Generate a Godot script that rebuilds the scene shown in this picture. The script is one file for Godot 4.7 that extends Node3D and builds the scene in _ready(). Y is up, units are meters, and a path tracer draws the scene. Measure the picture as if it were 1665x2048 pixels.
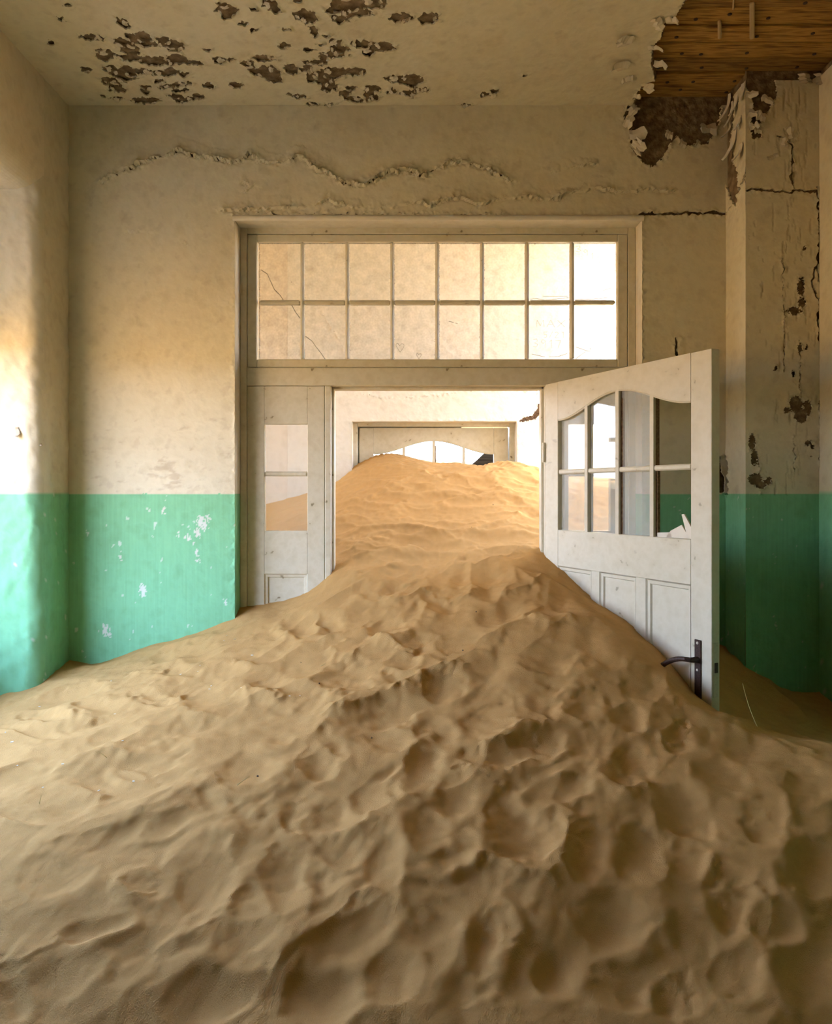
extends Node3D
# A sand-filled room: y up, metres; the camera looks along -z, so a place at depth d lies at z = -d.

const HEAP := [
	[-1.566, 3.46, 0.6146], [-1.71, 3.16, -0.6893], [-1.566, 3.116, 0.327], [-1.566, 3.286, 0.5696],
	[-1.447, 3.46, -1.3057], [-1.2, 3.46, 0.6404], [-1.065, 3.46, -0.5758], [-0.975, 3.46, -0.0843],
	[-0.807, 3.46, 0.2421], [-0.814, 3.56, 0.8526], [-0.7, 3.56, -0.7422], [-0.5, 3.56, -1.1769],
	[-0.395, 3.56, 1.3596], [0.592, 3.56, 0.3823], [0.658, 3.4215, -0.0194], [0.733, 3.2627, -0.1469],
	[0.84, 3.037, 0.4322], [0.933, 2.8405, 0.6683], [1.017, 2.664, 0.832], [0.1, 3.56, -0.3667],
	[-0.526, 5, -1.0133], [-0.419, 5, 0.7592], [-0.179, 5.1, 0.6209], [0.1, 5.1, -0.5835],
	[0.3, 5.1, 0.7042], [0.502, 5.1, -1.571], [0.653, 5, 2.9506], [0.74, 5, -2.2056],
	[0.83, 5, 0.3666], [-0.831, 5.05, 0.1115], [-1.2, 5.05, -0.1162], [-1.6, 4.4, 0.179],
	[0, 4.3, -0.2477], [0.7, 4.3, -0.0595], [-0.45, 4.2, 0.2503], [-0.9, 4.2, -0.1158],
	[-2.3, 4.4, 0.0041], [1.5, 4.4, 0.1684], [2.3, 4.4, 0.0558], [0.1, 5.6, -0.1916],
	[-0.6, 5.8, 0.0725], [0.45, 5.6, 0.1554], [1.5, 5.8, -0.0488], [-2, 5.8, -0.0101],
	[-0.1, 3, -0.0394], [0, 2.5, -0.0724], [-0.8, 2.9, -0.0014], [-1.2, 2.5, -0.0421],
	[-1.5, 2, 0.0439], [0.7, 2.4, -0.2068], [1.1, 2.4, -0.1569], [1.25, 2.3, 0.542],
	[0, 1.9, 0.1208], [-0.8, 1.9, 0.0782], [0.8, 1.9, -0.0234], [1.5, 1.9, -0.0771],
	[0, 1.5, -0.0428], [-0.8, 1.4, -0.0856], [0.9, 1.4, -0.0408], [0, 0.8, 0.0093],
	[0, 0, -0.0011], [-1.5, 0, -0.0144], [1.6, 0, -0.0071], [-1.5, -2, 0.0127],
	[1.6, -2, 0.0109], [1.35, 2.75, 0.0121], [1.65, 2.8, -0.084], [1.41, 3.25, 1.481],
	[1.55, 3.25, -1.5682], [1.7, 3.15, 0.5076], [1.36, 3.46, -0.2867], [1.1, 3.3, -0.4056],
	[1.2, 2.9, -0.2362], [1.07, 2.75, -1.5454], [-1.9, 2.5, 0.0704],
]
const HEAP_PLANE := [0.07394, 0.01597, 0.13974]
const HOLLOWS := [
	[-0.4, 3.172, 0.103, -0.041, 0.013, -0.107, 0.03], [-0.13, 3.083, 0.084, -0.022, 0.005, -0.12, 0.035], [-0.239, 2.747, 0.115, 0.013, 0.026, -0.145, 0.04], [-0.038, 2.766, 0.065, -0.014, 0.001, -0.058, 0.02],
	[-0.502, 2.743, 0.106, -0.061, 0.009, -0.089, 0.035], [-0.614, 2.992, 0.103, -0.014, 0.022, -0.083, 0.025], [-0.49, 3.227, 0.085, -0.046, 0.025, -0.163, 0.035], [0.462, 2.734, 0.11, -0.002, -0.016, -0.094, 0.025],
	[0.517, 3.06, 0.109, 0.008, -0.02, -0.121, 0.025], [0.09, 2.622, 0.082, 0.035, 0.016, -0.089, 0.025], [0.245, 2.478, 0.109, -0.005, -0.011, -0.113, 0.025], [0.08, 2.334, 0.054, -0.002, -0.002, -0.069, 0.02],
	[-0.076, 2.332, 0.082, -0.032, -0.006, -0.092, 0.025], [-0.426, 2.368, 0.05, -0.007, 0.012, -0.067, 0.025], [-0.265, 2.294, 0.074, -0.052, -0.007, -0.086, 0.025], [0.27, 2.236, 0.105, 0.005, -0.008, -0.07, 0.025],
	[0.54, 2.489, 0.069, 0.005, -0.02, -0.094, 0.025], [-0.718, 2.698, 0.12, -0.037, 0.038, -0.142, 0.02], [-0.059, 3.508, 0.119, 0.01, 0.002, -0.099, 0.02], [0.09, 3.227, 0.091, -0.064, -0.011, -0.098, 0.025],
	[0.28, 3.393, 0.118, 0.006, -0.001, -0.105, 0.02], [-0.205, 3.354, 0.084, -0.067, -0.012, -0.078, 0.02], [0.326, 3.022, 0.119, 0.038, 0.002, -0.091, 0.02], [0.16, 2.868, 0.111, 0.007, 0.004, -0.087, 0.02],
	[-0.897, 3.184, 0.12, -0.065, 0.041, -0.146, 0.02], [-0.713, 2.935, 0.084, -0.035, 0.018, -0.074, 0.015], [-1.006, 3.075, 0.14, -0.07, 0.027, -0.083, 0.02], [-0.698, 1.669, 0.075, 0.018, 0.018, -0.028, 0.05],
	[-0.851, 1.61, 0.038, 0.002, 0.009, -0.015, 0.035], [-0.631, 1.783, 0.077, -0.025, 0.006, -0.045, 0.03], [-0.553, 2.077, 0.05, -0.029, 0.002, -0.041, 0.025], [-0.312, 1.997, 0.042, -0.004, 0.012, -0.074, 0.035],
	[-0.208, 1.988, 0.078, 0.016, 0.019, -0.083, 0.045], [-0.302, 1.779, 0.05, -0.012, 0.002, -0.109, 0.03], [-0.203, 1.775, 0.044, -0.002, 0.012, -0.101, 0.035], [-0.177, 1.867, 0.058, -0.004, 0.005, -0.056, 0.03],
	[-0.502, 1.825, 0.079, -0.02, 0.018, -0.136, 0.025], [-0.351, 1.619, 0.066, 0.042, 0.046, -0.062, 0.035], [-0.283, 2.225, 0.068, -0.026, 0.002, -0.091, 0.03], [-0.48, 2.207, 0.102, -0.011, 0.031, -0.14, 0.025],
	[-0.419, 2.378, 0.044, -0.006, 0.009, -0.049, 0.018], [-0.049, 2.112, 0.071, 0.042, 0.023, -0.095, 0.03], [-0.639, 1.991, 0.065, 0.031, 0.018, -0.034, 0.018], [-1.048, 2.046, 0.086, -0.034, 0.012, -0.031, 0.035],
	[-1.348, 2.79, 0.132, -0.061, 0.034, -0.074, 0.035], [-1.335, 2.657, 0.152, -0.071, 0.026, -0.057, 0.03], [-0.966, 2.806, 0.123, -0.07, 0.018, -0.058, 0.025], [-1.147, 2.786, 0.125, -0.043, 0.025, -0.061, 0.02],
	[-0.145, 1.667, 0.095, 0.074, 0.059, -0.082, 0.04], [-0.404, 1.517, 0.077, 0.028, 0.032, -0.051, 0.035], [-0.182, 1.509, 0.086, 0.031, 0.027, -0.055, 0.04], [-0.809, 1.549, 0.025, 0.011, 0.054, -0.062, 0.03],
	[-0.844, 2.26, 0.071, -0.041, 0.008, -0.034, 0.015], [0.221, 2.416, 0.097, -0.004, -0.011, -0.118, 0.028], [0.063, 2.374, 0.074, -0.029, -0.01, -0.08, 0.025], [0.666, 2.431, 0.068, 0.006, -0.023, -0.085, 0.02],
	[0.81, 2.368, 0.034, -0.025, -0.055, -0.098, 0.025], [0.398, 2.294, 0.133, 0.042, -0.004, -0.068, 0.03], [0.225, 2.218, 0.102, -0.01, -0.01, -0.065, 0.03], [0.095, 2.057, 0.084, 0.026, 0.006, -0.094, 0.035],
	[0.015, 2.17, 0.055, -0.017, -0.017, -0.154, 0.03], [0.271, 1.965, 0.119, 0.01, -0.026, -0.187, 0.06], [0.389, 2.088, 0.107, 0.034, -0.004, -0.063, 0.03], [0.612, 2.207, 0.07, -0.043, -0.054, -0.106, 0.03],
	[0.698, 1.999, 0.079, 0.041, -0.001, -0.162, 0.035], [0.543, 1.869, 0.079, 0.005, -0.03, -0.103, 0.03], [0.711, 1.757, 0.069, 0.026, -0.011, -0.125, 0.045], [0.954, 1.842, 0.092, 0.001, -0.048, -0.093, 0.05],
	[1.094, 2.112, 0.098, 0.004, -0.046, -0.088, 0.03], [0.425, 1.692, 0.085, -0.013, -0.033, -0.082, 0.04], [0.155, 1.638, 0.052, -0.013, -0.03, -0.088, 0.035], [0.038, 1.614, 0.059, 0.052, 0.039, -0.049, 0.03],
	[0.281, 1.56, 0.044, -0.017, -0.031, -0.059, 0.03], [0.422, 1.539, 0.085, -0.012, -0.026, -0.058, 0.03], [0.512, 1.527, 0.043, -0.016, -0.04, -0.059, 0.03], [0.662, 1.86, 0.054, 0.002, -0.027, -0.076, 0.02],
	[0.79, 1.683, 0.067, 0.002, -0.029, -0.061, 0.03], [0.663, 1.577, 0.063, 0.002, -0.027, -0.065, 0.03], [0.425, 1.885, 0.058, 0.005, -0.025, -0.112, 0.025], [0.086, 1.86, 0.066, 0.005, -0.003, -0.07, 0.03],
	[0.794, 1.581, 0.055, -0.023, -0.052, -0.062, 0.03], [0.014, 1.932, 0.063, 0.002, -0.001, -0.087, 0.025], [-0.076, 1.837, 0.045, -0.02, -0.021, -0.083, 0.025], [-0.992, 2.14, 0.104, -0.016, 0.05, -0.107, 0.02],
	[-0.856, 1.821, 0.097, -0.005, 0.036, -0.076, 0.02], [-0.72, 1.574, 0.076, 0.012, 0.026, -0.041, 0.02], [-0.044, 1.551, 0.06, 0, 0.002, -0.071, 0.03], [-0.125, 2.051, 0.053, -0.004, 0.004, -0.062, 0.02],
	[0.851, 2.164, 0.077, -0.042, -0.047, -0.082, 0.025], [0.899, 1.989, 0.074, 0.028, -0.017, -0.096, 0.03], [0.515, 2.291, 0.076, 0.006, -0.021, -0.092, 0.02],
]
const CRESTS := [
	[0.022, [Vector2(-0.316, 1.563), Vector2(-0.247, 1.628), Vector2(-0.170, 1.695), Vector2(-0.099, 1.765)]],
	[0.010, [Vector2(-0.986, 1.925), Vector2(-0.937, 1.914), Vector2(-0.827, 1.977), Vector2(-0.664, 2.028), Vector2(-0.592, 2.078)]],
	[0.016, [Vector2(-0.538, 1.581), Vector2(-0.437, 1.707), Vector2(-0.378, 1.855), Vector2(-0.347, 1.952)]],
	[0.020, [Vector2(-0.329, 2.496), Vector2(-0.243, 2.515), Vector2(-0.181, 2.554), Vector2(-0.084, 2.592), Vector2(0.051, 2.702), Vector2(0.226, 2.740)]],
	[0.018, [Vector2(-0.183, 3.006), Vector2(-0.125, 2.955), Vector2(-0.056, 2.869), Vector2(0.007, 2.827)]],
	[0.016, [Vector2(-0.335, 2.981), Vector2(-0.299, 2.898), Vector2(-0.239, 2.857)]],
	[0.018, [Vector2(-0.647, 2.770), Vector2(-0.579, 2.692), Vector2(-0.510, 2.698), Vector2(-0.436, 2.614)]],
	[0.016, [Vector2(0.188, 2.282), Vector2(0.241, 2.287), Vector2(0.375, 2.395)]],
	[0.018, [Vector2(-0.241, 3.407), Vector2(-0.138, 3.273), Vector2(-0.063, 3.239), Vector2(0.030, 3.301), Vector2(0.141, 3.189), Vector2(0.215, 3.213), Vector2(0.292, 3.283)]],
	[0.016, [Vector2(0.038, 2.255), Vector2(0.101, 2.180), Vector2(0.277, 2.174), Vector2(0.337, 2.234)]],
	[0.022, [Vector2(0.083, 1.795), Vector2(0.174, 1.836), Vector2(0.273, 1.772), Vector2(0.328, 1.790), Vector2(0.386, 1.874), Vector2(0.458, 2.034)]],
	[0.014, [Vector2(0.140, 1.713), Vector2(0.185, 1.667), Vector2(0.189, 1.610), Vector2(0.133, 1.567)]],
	[0.014, [Vector2(-1.640, 3.028), Vector2(-1.519, 3.023), Vector2(-1.301, 3.112)]],
	[0.012, [Vector2(-1.468, 2.812), Vector2(-1.352, 2.836), Vector2(-1.168, 2.710)]],
	[0.016, [Vector2(-1.081, 2.850), Vector2(-0.908, 2.776), Vector2(-0.833, 2.764)]],
	[0.014, [Vector2(-1.175, 3.125), Vector2(-1.069, 3.082), Vector2(-0.982, 3.063)]],
	[0.014, [Vector2(-0.869, 1.605), Vector2(-0.814, 1.599), Vector2(-0.763, 1.646), Vector2(-0.622, 1.669)]],
	[0.012, [Vector2(-0.715, 1.793), Vector2(-0.650, 1.749), Vector2(-0.588, 1.760)]],
	[0.012, [Vector2(-0.351, 1.970), Vector2(-0.294, 1.934), Vector2(-0.219, 1.943), Vector2(-0.123, 1.919), Vector2(-0.070, 1.987)]],
	[0.014, [Vector2(-0.390, 3.900), Vector2(-0.224, 3.675), Vector2(-0.078, 3.550)]],
	[0.014, [Vector2(0.341, 3.166), Vector2(0.475, 3.237), Vector2(0.567, 3.387)]],
	[0.012, [Vector2(0.437, 2.980), Vector2(0.523, 2.916), Vector2(0.610, 2.971)]],
	[0.012, [Vector2(0.338, 2.304), Vector2(0.376, 2.352), Vector2(0.435, 2.425)]],
	[0.014, [Vector2(0.742, 2.305), Vector2(0.823, 2.356), Vector2(0.864, 2.436)]],
	[0.016, [Vector2(0.371, 2.148), Vector2(0.480, 2.135), Vector2(0.562, 2.080), Vector2(0.663, 2.144)]],
	[0.014, [Vector2(0.727, 1.910), Vector2(0.705, 1.791), Vector2(0.709, 1.664)]],
	[0.014, [Vector2(0.920, 1.925), Vector2(0.889, 1.836), Vector2(0.885, 1.755)]],
	[0.010, [Vector2(0.518, 1.577), Vector2(0.535, 1.536), Vector2(0.488, 1.484)]],
	[0.004, [Vector2(-0.856, 2.305), Vector2(-0.769, 2.216)]],
	[0.004, [Vector2(-0.844, 2.312), Vector2(-0.753, 2.222)]],
	[0.004, [Vector2(-0.831, 2.318), Vector2(-0.738, 2.228)]],
	[0.004, [Vector2(-0.817, 2.322), Vector2(-0.715, 2.230)]],
	[0.004, [Vector2(-0.096, 2.137), Vector2(-0.067, 2.090)]],
	[0.004, [Vector2(-0.086, 2.147), Vector2(-0.054, 2.096)]],
	[0.014, [Vector2(-0.456, 4.441), Vector2(-0.272, 4.462), Vector2(-0.130, 4.559), Vector2(-0.012, 4.486)]],
	[0.014, [Vector2(-0.377, 4.029), Vector2(-0.194, 4.028), Vector2(-0.010, 4.036), Vector2(0.117, 3.924), Vector2(0.323, 3.942), Vector2(0.459, 4.019), Vector2(0.680, 4.254)]],
	[0.012, [Vector2(0.076, 4.474), Vector2(0.190, 4.424), Vector2(0.326, 4.332), Vector2(0.532, 4.402), Vector2(0.730, 4.480)]],
	[0.012, [Vector2(0.096, 4.091), Vector2(0.250, 4.012), Vector2(0.382, 4.030)]],
	[0.010, [Vector2(-0.132, 4.622), Vector2(0.080, 4.741), Vector2(0.259, 4.639), Vector2(0.364, 4.450)]],
	[0.012, [Vector2(-0.406, 3.936), Vector2(-0.284, 3.838), Vector2(-0.107, 3.731), Vector2(0.038, 3.663)]],
	[0.010, [Vector2(0.458, 4.250), Vector2(0.605, 4.311), Vector2(0.728, 4.414)]],
	[0.012, [Vector2(0.109, 3.635), Vector2(0.266, 3.526), Vector2(0.434, 3.591), Vector2(0.618, 3.790)]],
]
const CEILING_BARE := [
	[-1.24, 2.941, 0.034, 0.013], [-1.128, 2.974, 0.031, 0.023], [-1.083, 2.948, 0.027, 0.026], [-1.043, 2.941, 0.023, 0.029],
	[-1.036, 2.987, 0.043, 0.013], [-0.956, 2.981, 0.039, 0.027], [-0.969, 2.961, 0.019, 0.016], [-0.942, 3.011, 0.023, 0.024],
	[-1.234, 3.055, 0.024, 0.031], [-1.256, 3.08, 0.012, 0.028], [-1.13, 3.021, 0.027, 0.041], [-1.144, 3.08, 0.05, 0.018],
	[-1.045, 3.101, 0.07, 0.025], [-0.961, 3.091, 0.036, 0.029], [-1.257, 3.164, 0.025, 0.022], [-1.232, 3.194, 0.033, 0.019],
	[-1.193, 3.179, 0.025, 0.034], [-1.22, 3.228, 0.038, 0.016], [-1.133, 3.179, 0.041, 0.015], [-1.056, 3.194, 0.041, 0.019],
	[-1.008, 3.175, 0.025, 0.019], [-0.965, 3.201, 0.017, 0.011], [-1.299, 3.248, 0.025, 0.02], [-1.291, 3.28, 0.026, 0.02],
	[-1.289, 3.32, 0.03, 0.021], [-1.163, 3.304, 0.015, 0.012], [-1.086, 3.26, 0.015, 0.012], [-1.065, 3.3, 0.03, 0.014],
	[-1.025, 3.329, 0.026, 0.01], [-0.997, 3.28, 0.032, 0.016], [-0.889, 3.292, 0.019, 0.016], [-1.179, 3.337, 0.011, 0.017],
	[-1.199, 3.414, 0.049, 0.022], [-1.058, 3.379, 0.022, 0.013], [-1.045, 3.409, 0.024, 0.022], [-0.96, 3.383, 0.015, 0.019],
	[-1.006, 3.396, 0.013, 0.009], [-1.323, 3.396, 0.015, 0.009], [-1.37, 3.375, 0.004, 0.009], [-1.36, 3.164, 0.016, 0.011],
	[-0.889, 3.119, 0.02, 0.015], [-0.793, 3.098, 0.02, 0.018], [-0.822, 3.028, 0.008, 0.009], [-1.414, 2.974, 0.006, 0.007],
	[-0.683, 2.777, 0.031, 0.026], [-0.697, 2.812, 0.011, 0.018], [-0.694, 2.74, 0.011, 0.008], [-0.585, 2.762, 0.005, 0.009],
	[-0.524, 2.743, 0.018, 0.02], [-0.511, 2.771, 0.018, 0.017], [-0.408, 2.806, 0.031, 0.024], [-0.398, 2.836, 0.022, 0.015],
	[-0.428, 2.726, 0.009, 0.008], [-0.248, 2.743, 0.045, 0.039], [-0.167, 2.737, 0.05, 0.028], [-0.216, 2.791, 0.051, 0.02],
	[-0.279, 2.824, 0.029, 0.021], [-0.305, 2.777, 0.014, 0.012], [-0.059, 2.818, 0.033, 0.021], [0.042, 2.824, 0.028, 0.027],
	[-0.389, 2.897, 0.009, 0.031], [-0.644, 2.857, 0.011, 0.008], [-0.611, 2.894, 0.008, 0.006], [-0.49, 2.894, 0.009, 0.005],
	[-0.346, 2.929, 0.011, 0.006], [-0.518, 2.997, 0.014, 0.017], [-0.426, 3.024, 0.018, 0.01], [-0.372, 2.987, 0.01, 0.01],
	[-0.316, 2.971, 0.014, 0.013], [-0.302, 3.021, 0.031, 0.02], [-0.329, 3.055, 0.04, 0.017], [-0.373, 3.091, 0.01, 0.029],
	[-0.412, 3.112, 0.032, 0.011], [-0.211, 2.981, 0.035, 0.02], [-0.193, 3.031, 0.014, 0.024], [-0.135, 3.004, 0.039, 0.03],
	[-0.795, 3.091, 0.018, 0.014], [-0.745, 3.091, 0.008, 0.011], [-0.613, 3.084, 0.036, 0.018], [-0.686, 3.116, 0.016, 0.014],
	[-0.677, 3.167, 0.012, 0.034], [-0.615, 3.19, 0.041, 0.049], [-0.602, 3.24, 0.025, 0.02], [-0.516, 3.164, 0.021, 0.03],
	[-0.455, 3.171, 0.021, 0.011], [-0.447, 3.145, 0.01, 0.022], [-0.346, 3.19, 0.046, 0.034], [-0.403, 3.198, 0.029, 0.015],
	[-0.264, 3.179, 0.039, 0.026], [-0.438, 3.228, 0.017, 0.031], [-0.389, 3.256, 0.03, 0.024], [-0.367, 3.288, 0.021, 0.032],
	[-0.386, 3.32, 0.019, 0.016], [-0.282, 3.312, 0.015, 0.016], [-0.196, 3.32, 0.028, 0.025], [-0.212, 3.362, 0.017, 0.013],
	[-0.314, 3.362, 0.017, 0.025], [-0.263, 3.405, 0.044, 0.017], [-0.191, 3.388, 0.02, 0.017], [-0.092, 3.232, 0.034, 0.019],
	[-0.025, 3.248, 0.042, 0.039], [-0.11, 3.333, 0.017, 0.017], [-0.046, 3.354, 0.022, 0.017], [0.009, 3.325, 0.032, 0.016],
	[-0.024, 3.366, 0.013, 0.017], [-0.77, 3.284, 0.021, 0.024], [-0.514, 3.383, 0.026, 0.011], [-0.47, 3.444, 0.016, 0.007],
	[-0.394, 3.449, 0.018, 0.007], [-0.56, 3.366, 0.007, 0.008], [0.308, 3.362, 0.022, 0.013], [0.342, 3.337, 0.013, 0.017],
	[0.216, 3.458, 0.013, 0.009], [0.45, 3.209, 0.004, 0.008], [-1.087, 2.851, 0.015, 0.024], [-1.244, 2.748, 0.009, 0.006],
	[-1.307, 2.827, 0.007, 0.006],
]
const CEILING_HOLE := [Vector2(0.948, 2.715), Vector2(0.944, 2.806), Vector2(0.918, 2.851), Vector2(0.933, 2.945), Vector2(0.921, 3.011), Vector2(0.954, 3.134), Vector2(1.004, 3.248), Vector2(0.965, 3.296), Vector2(0.959, 3.349), Vector2(0.970, 3.458)]
const FOLD_HIGH := [Vector2(-1.413, 3.003), Vector2(-1.335, 3.048), Vector2(-1.200, 3.100), Vector2(-1.099, 3.131), Vector2(-1.065, 3.149), Vector2(-1.009, 3.122), Vector2(-0.941, 3.115), Vector2(-0.863, 3.100), Vector2(-0.795, 3.093), Vector2(-0.750, 3.131), Vector2(-0.705, 3.100), Vector2(-0.649, 3.086), Vector2(-0.582, 3.093), Vector2(-0.537, 3.122), Vector2(-0.499, 3.109), Vector2(-0.458, 3.070), Vector2(-0.391, 3.037), Vector2(-0.324, 2.996), Vector2(-0.256, 2.987), Vector2(-0.189, 3.010), Vector2(-0.133, 3.048), Vector2(-0.076, 3.052), Vector2(-0.043, 3.059), Vector2(0.013, 3.032), Vector2(0.081, 3.059), Vector2(0.148, 3.093), Vector2(0.216, 3.093), Vector2(0.261, 3.077), Vector2(0.317, 3.059), Vector2(0.373, 3.037), Vector2(0.418, 3.003)]
const FOLD_LOW := [Vector2(-0.863, 2.879), Vector2(-0.750, 2.879), Vector2(-0.616, 2.884), Vector2(-0.481, 2.897), Vector2(-0.391, 2.924), Vector2(-0.324, 2.897), Vector2(-0.211, 2.884), Vector2(-0.099, 2.891), Vector2(-0.009, 2.913), Vector2(0.058, 2.897), Vector2(0.103, 2.924), Vector2(0.193, 2.936), Vector2(0.283, 2.902), Vector2(0.373, 2.929), Vector2(0.508, 2.936), Vector2(0.598, 2.924), Vector2(0.710, 2.958), Vector2(0.822, 2.974), Vector2(0.935, 2.958), Vector2(1.047, 2.974), Vector2(1.159, 2.958)]
const CRACK_WALL := [Vector2(1.002, 2.852), Vector2(1.025, 2.864), Vector2(1.114, 2.861), Vector2(1.249, 2.864), Vector2(1.339, 2.868), Vector2(1.384, 2.861)]
const WALL_BARE := [Vector2(0.962, 3.374), Vector2(0.930, 3.302), Vector2(0.962, 3.234), Vector2(0.962, 3.160), Vector2(1.013, 3.093), Vector2(1.060, 3.073), Vector2(1.103, 3.109), Vector2(1.137, 3.171), Vector2(1.171, 3.210), Vector2(1.209, 3.165), Vector2(1.249, 3.176), Vector2(1.305, 3.171), Vector2(1.344, 3.234), Vector2(1.362, 3.273), Vector2(1.373, 3.374)]
const CRACK_PIER := [Vector2(1.384, 2.887), Vector2(1.448, 2.887), Vector2(1.574, 2.878), Vector2(1.617, 2.887), Vector2(1.690, 2.876), Vector2(1.701, 2.802), Vector2(1.712, 2.739), Vector2(1.697, 2.655), Vector2(1.693, 2.570), Vector2(1.663, 2.503), Vector2(1.701, 2.412), Vector2(1.695, 2.317), Vector2(1.705, 2.233), Vector2(1.712, 2.127)]
const CRACK_PIER_UP := [Vector2(1.589, 2.891), Vector2(1.581, 2.950), Vector2(1.591, 3.077), Vector2(1.564, 3.091), Vector2(1.526, 3.113)]
const PIER_BARE := [Vector2(1.374, 3.372), Vector2(1.511, 3.372), Vector2(1.524, 3.288), Vector2(1.500, 3.246), Vector2(1.469, 3.193), Vector2(1.448, 3.161), Vector2(1.458, 3.108), Vector2(1.420, 3.102), Vector2(1.406, 3.151), Vector2(1.422, 3.214), Vector2(1.414, 3.288), Vector2(1.391, 3.313)]
const PIER_SPOTS := [
	[1.623, 2.479, 0.017, 0.038], [1.627, 2.412, 0.017, 0.025], [1.595, 2.376, 0.03, 0.017], [1.619, 2.222, 0.011, 0.017],
	[1.644, 2.222, 0.006, 0.011], [1.517, 2.135, 0.008, 0.011], [1.591, 2.11, 0.008, 0.013], [1.602, 1.984, 0.03, 0.034],
	[1.623, 1.933, 0.03, 0.03], [1.652, 1.969, 0.019, 0.03], [1.566, 1.958, 0.017, 0.013], [1.652, 1.819, 0.015, 0.011],
	[1.671, 1.804, 0.008, 0.011], [1.663, 1.76, 0.005, 0.005], [1.416, 1.823, 0.015, 0.034], [1.427, 1.758, 0.015, 0.038],
	[1.429, 1.665, 0.03, 0.025], [1.452, 1.644, 0.025, 0.017], [1.486, 1.659, 0.015, 0.017], [1.64, 2.64, 0.008, 0.011],
	[1.629, 2.513, 0.006, 0.011],
]
var taken := {}
var M := {}
var rough_noise := FastNoiseLite.new()
var broad_noise := FastNoiseLite.new()
var crumb_noise := FastNoiseLite.new()
var dice := RandomNumberGenerator.new()


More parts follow.
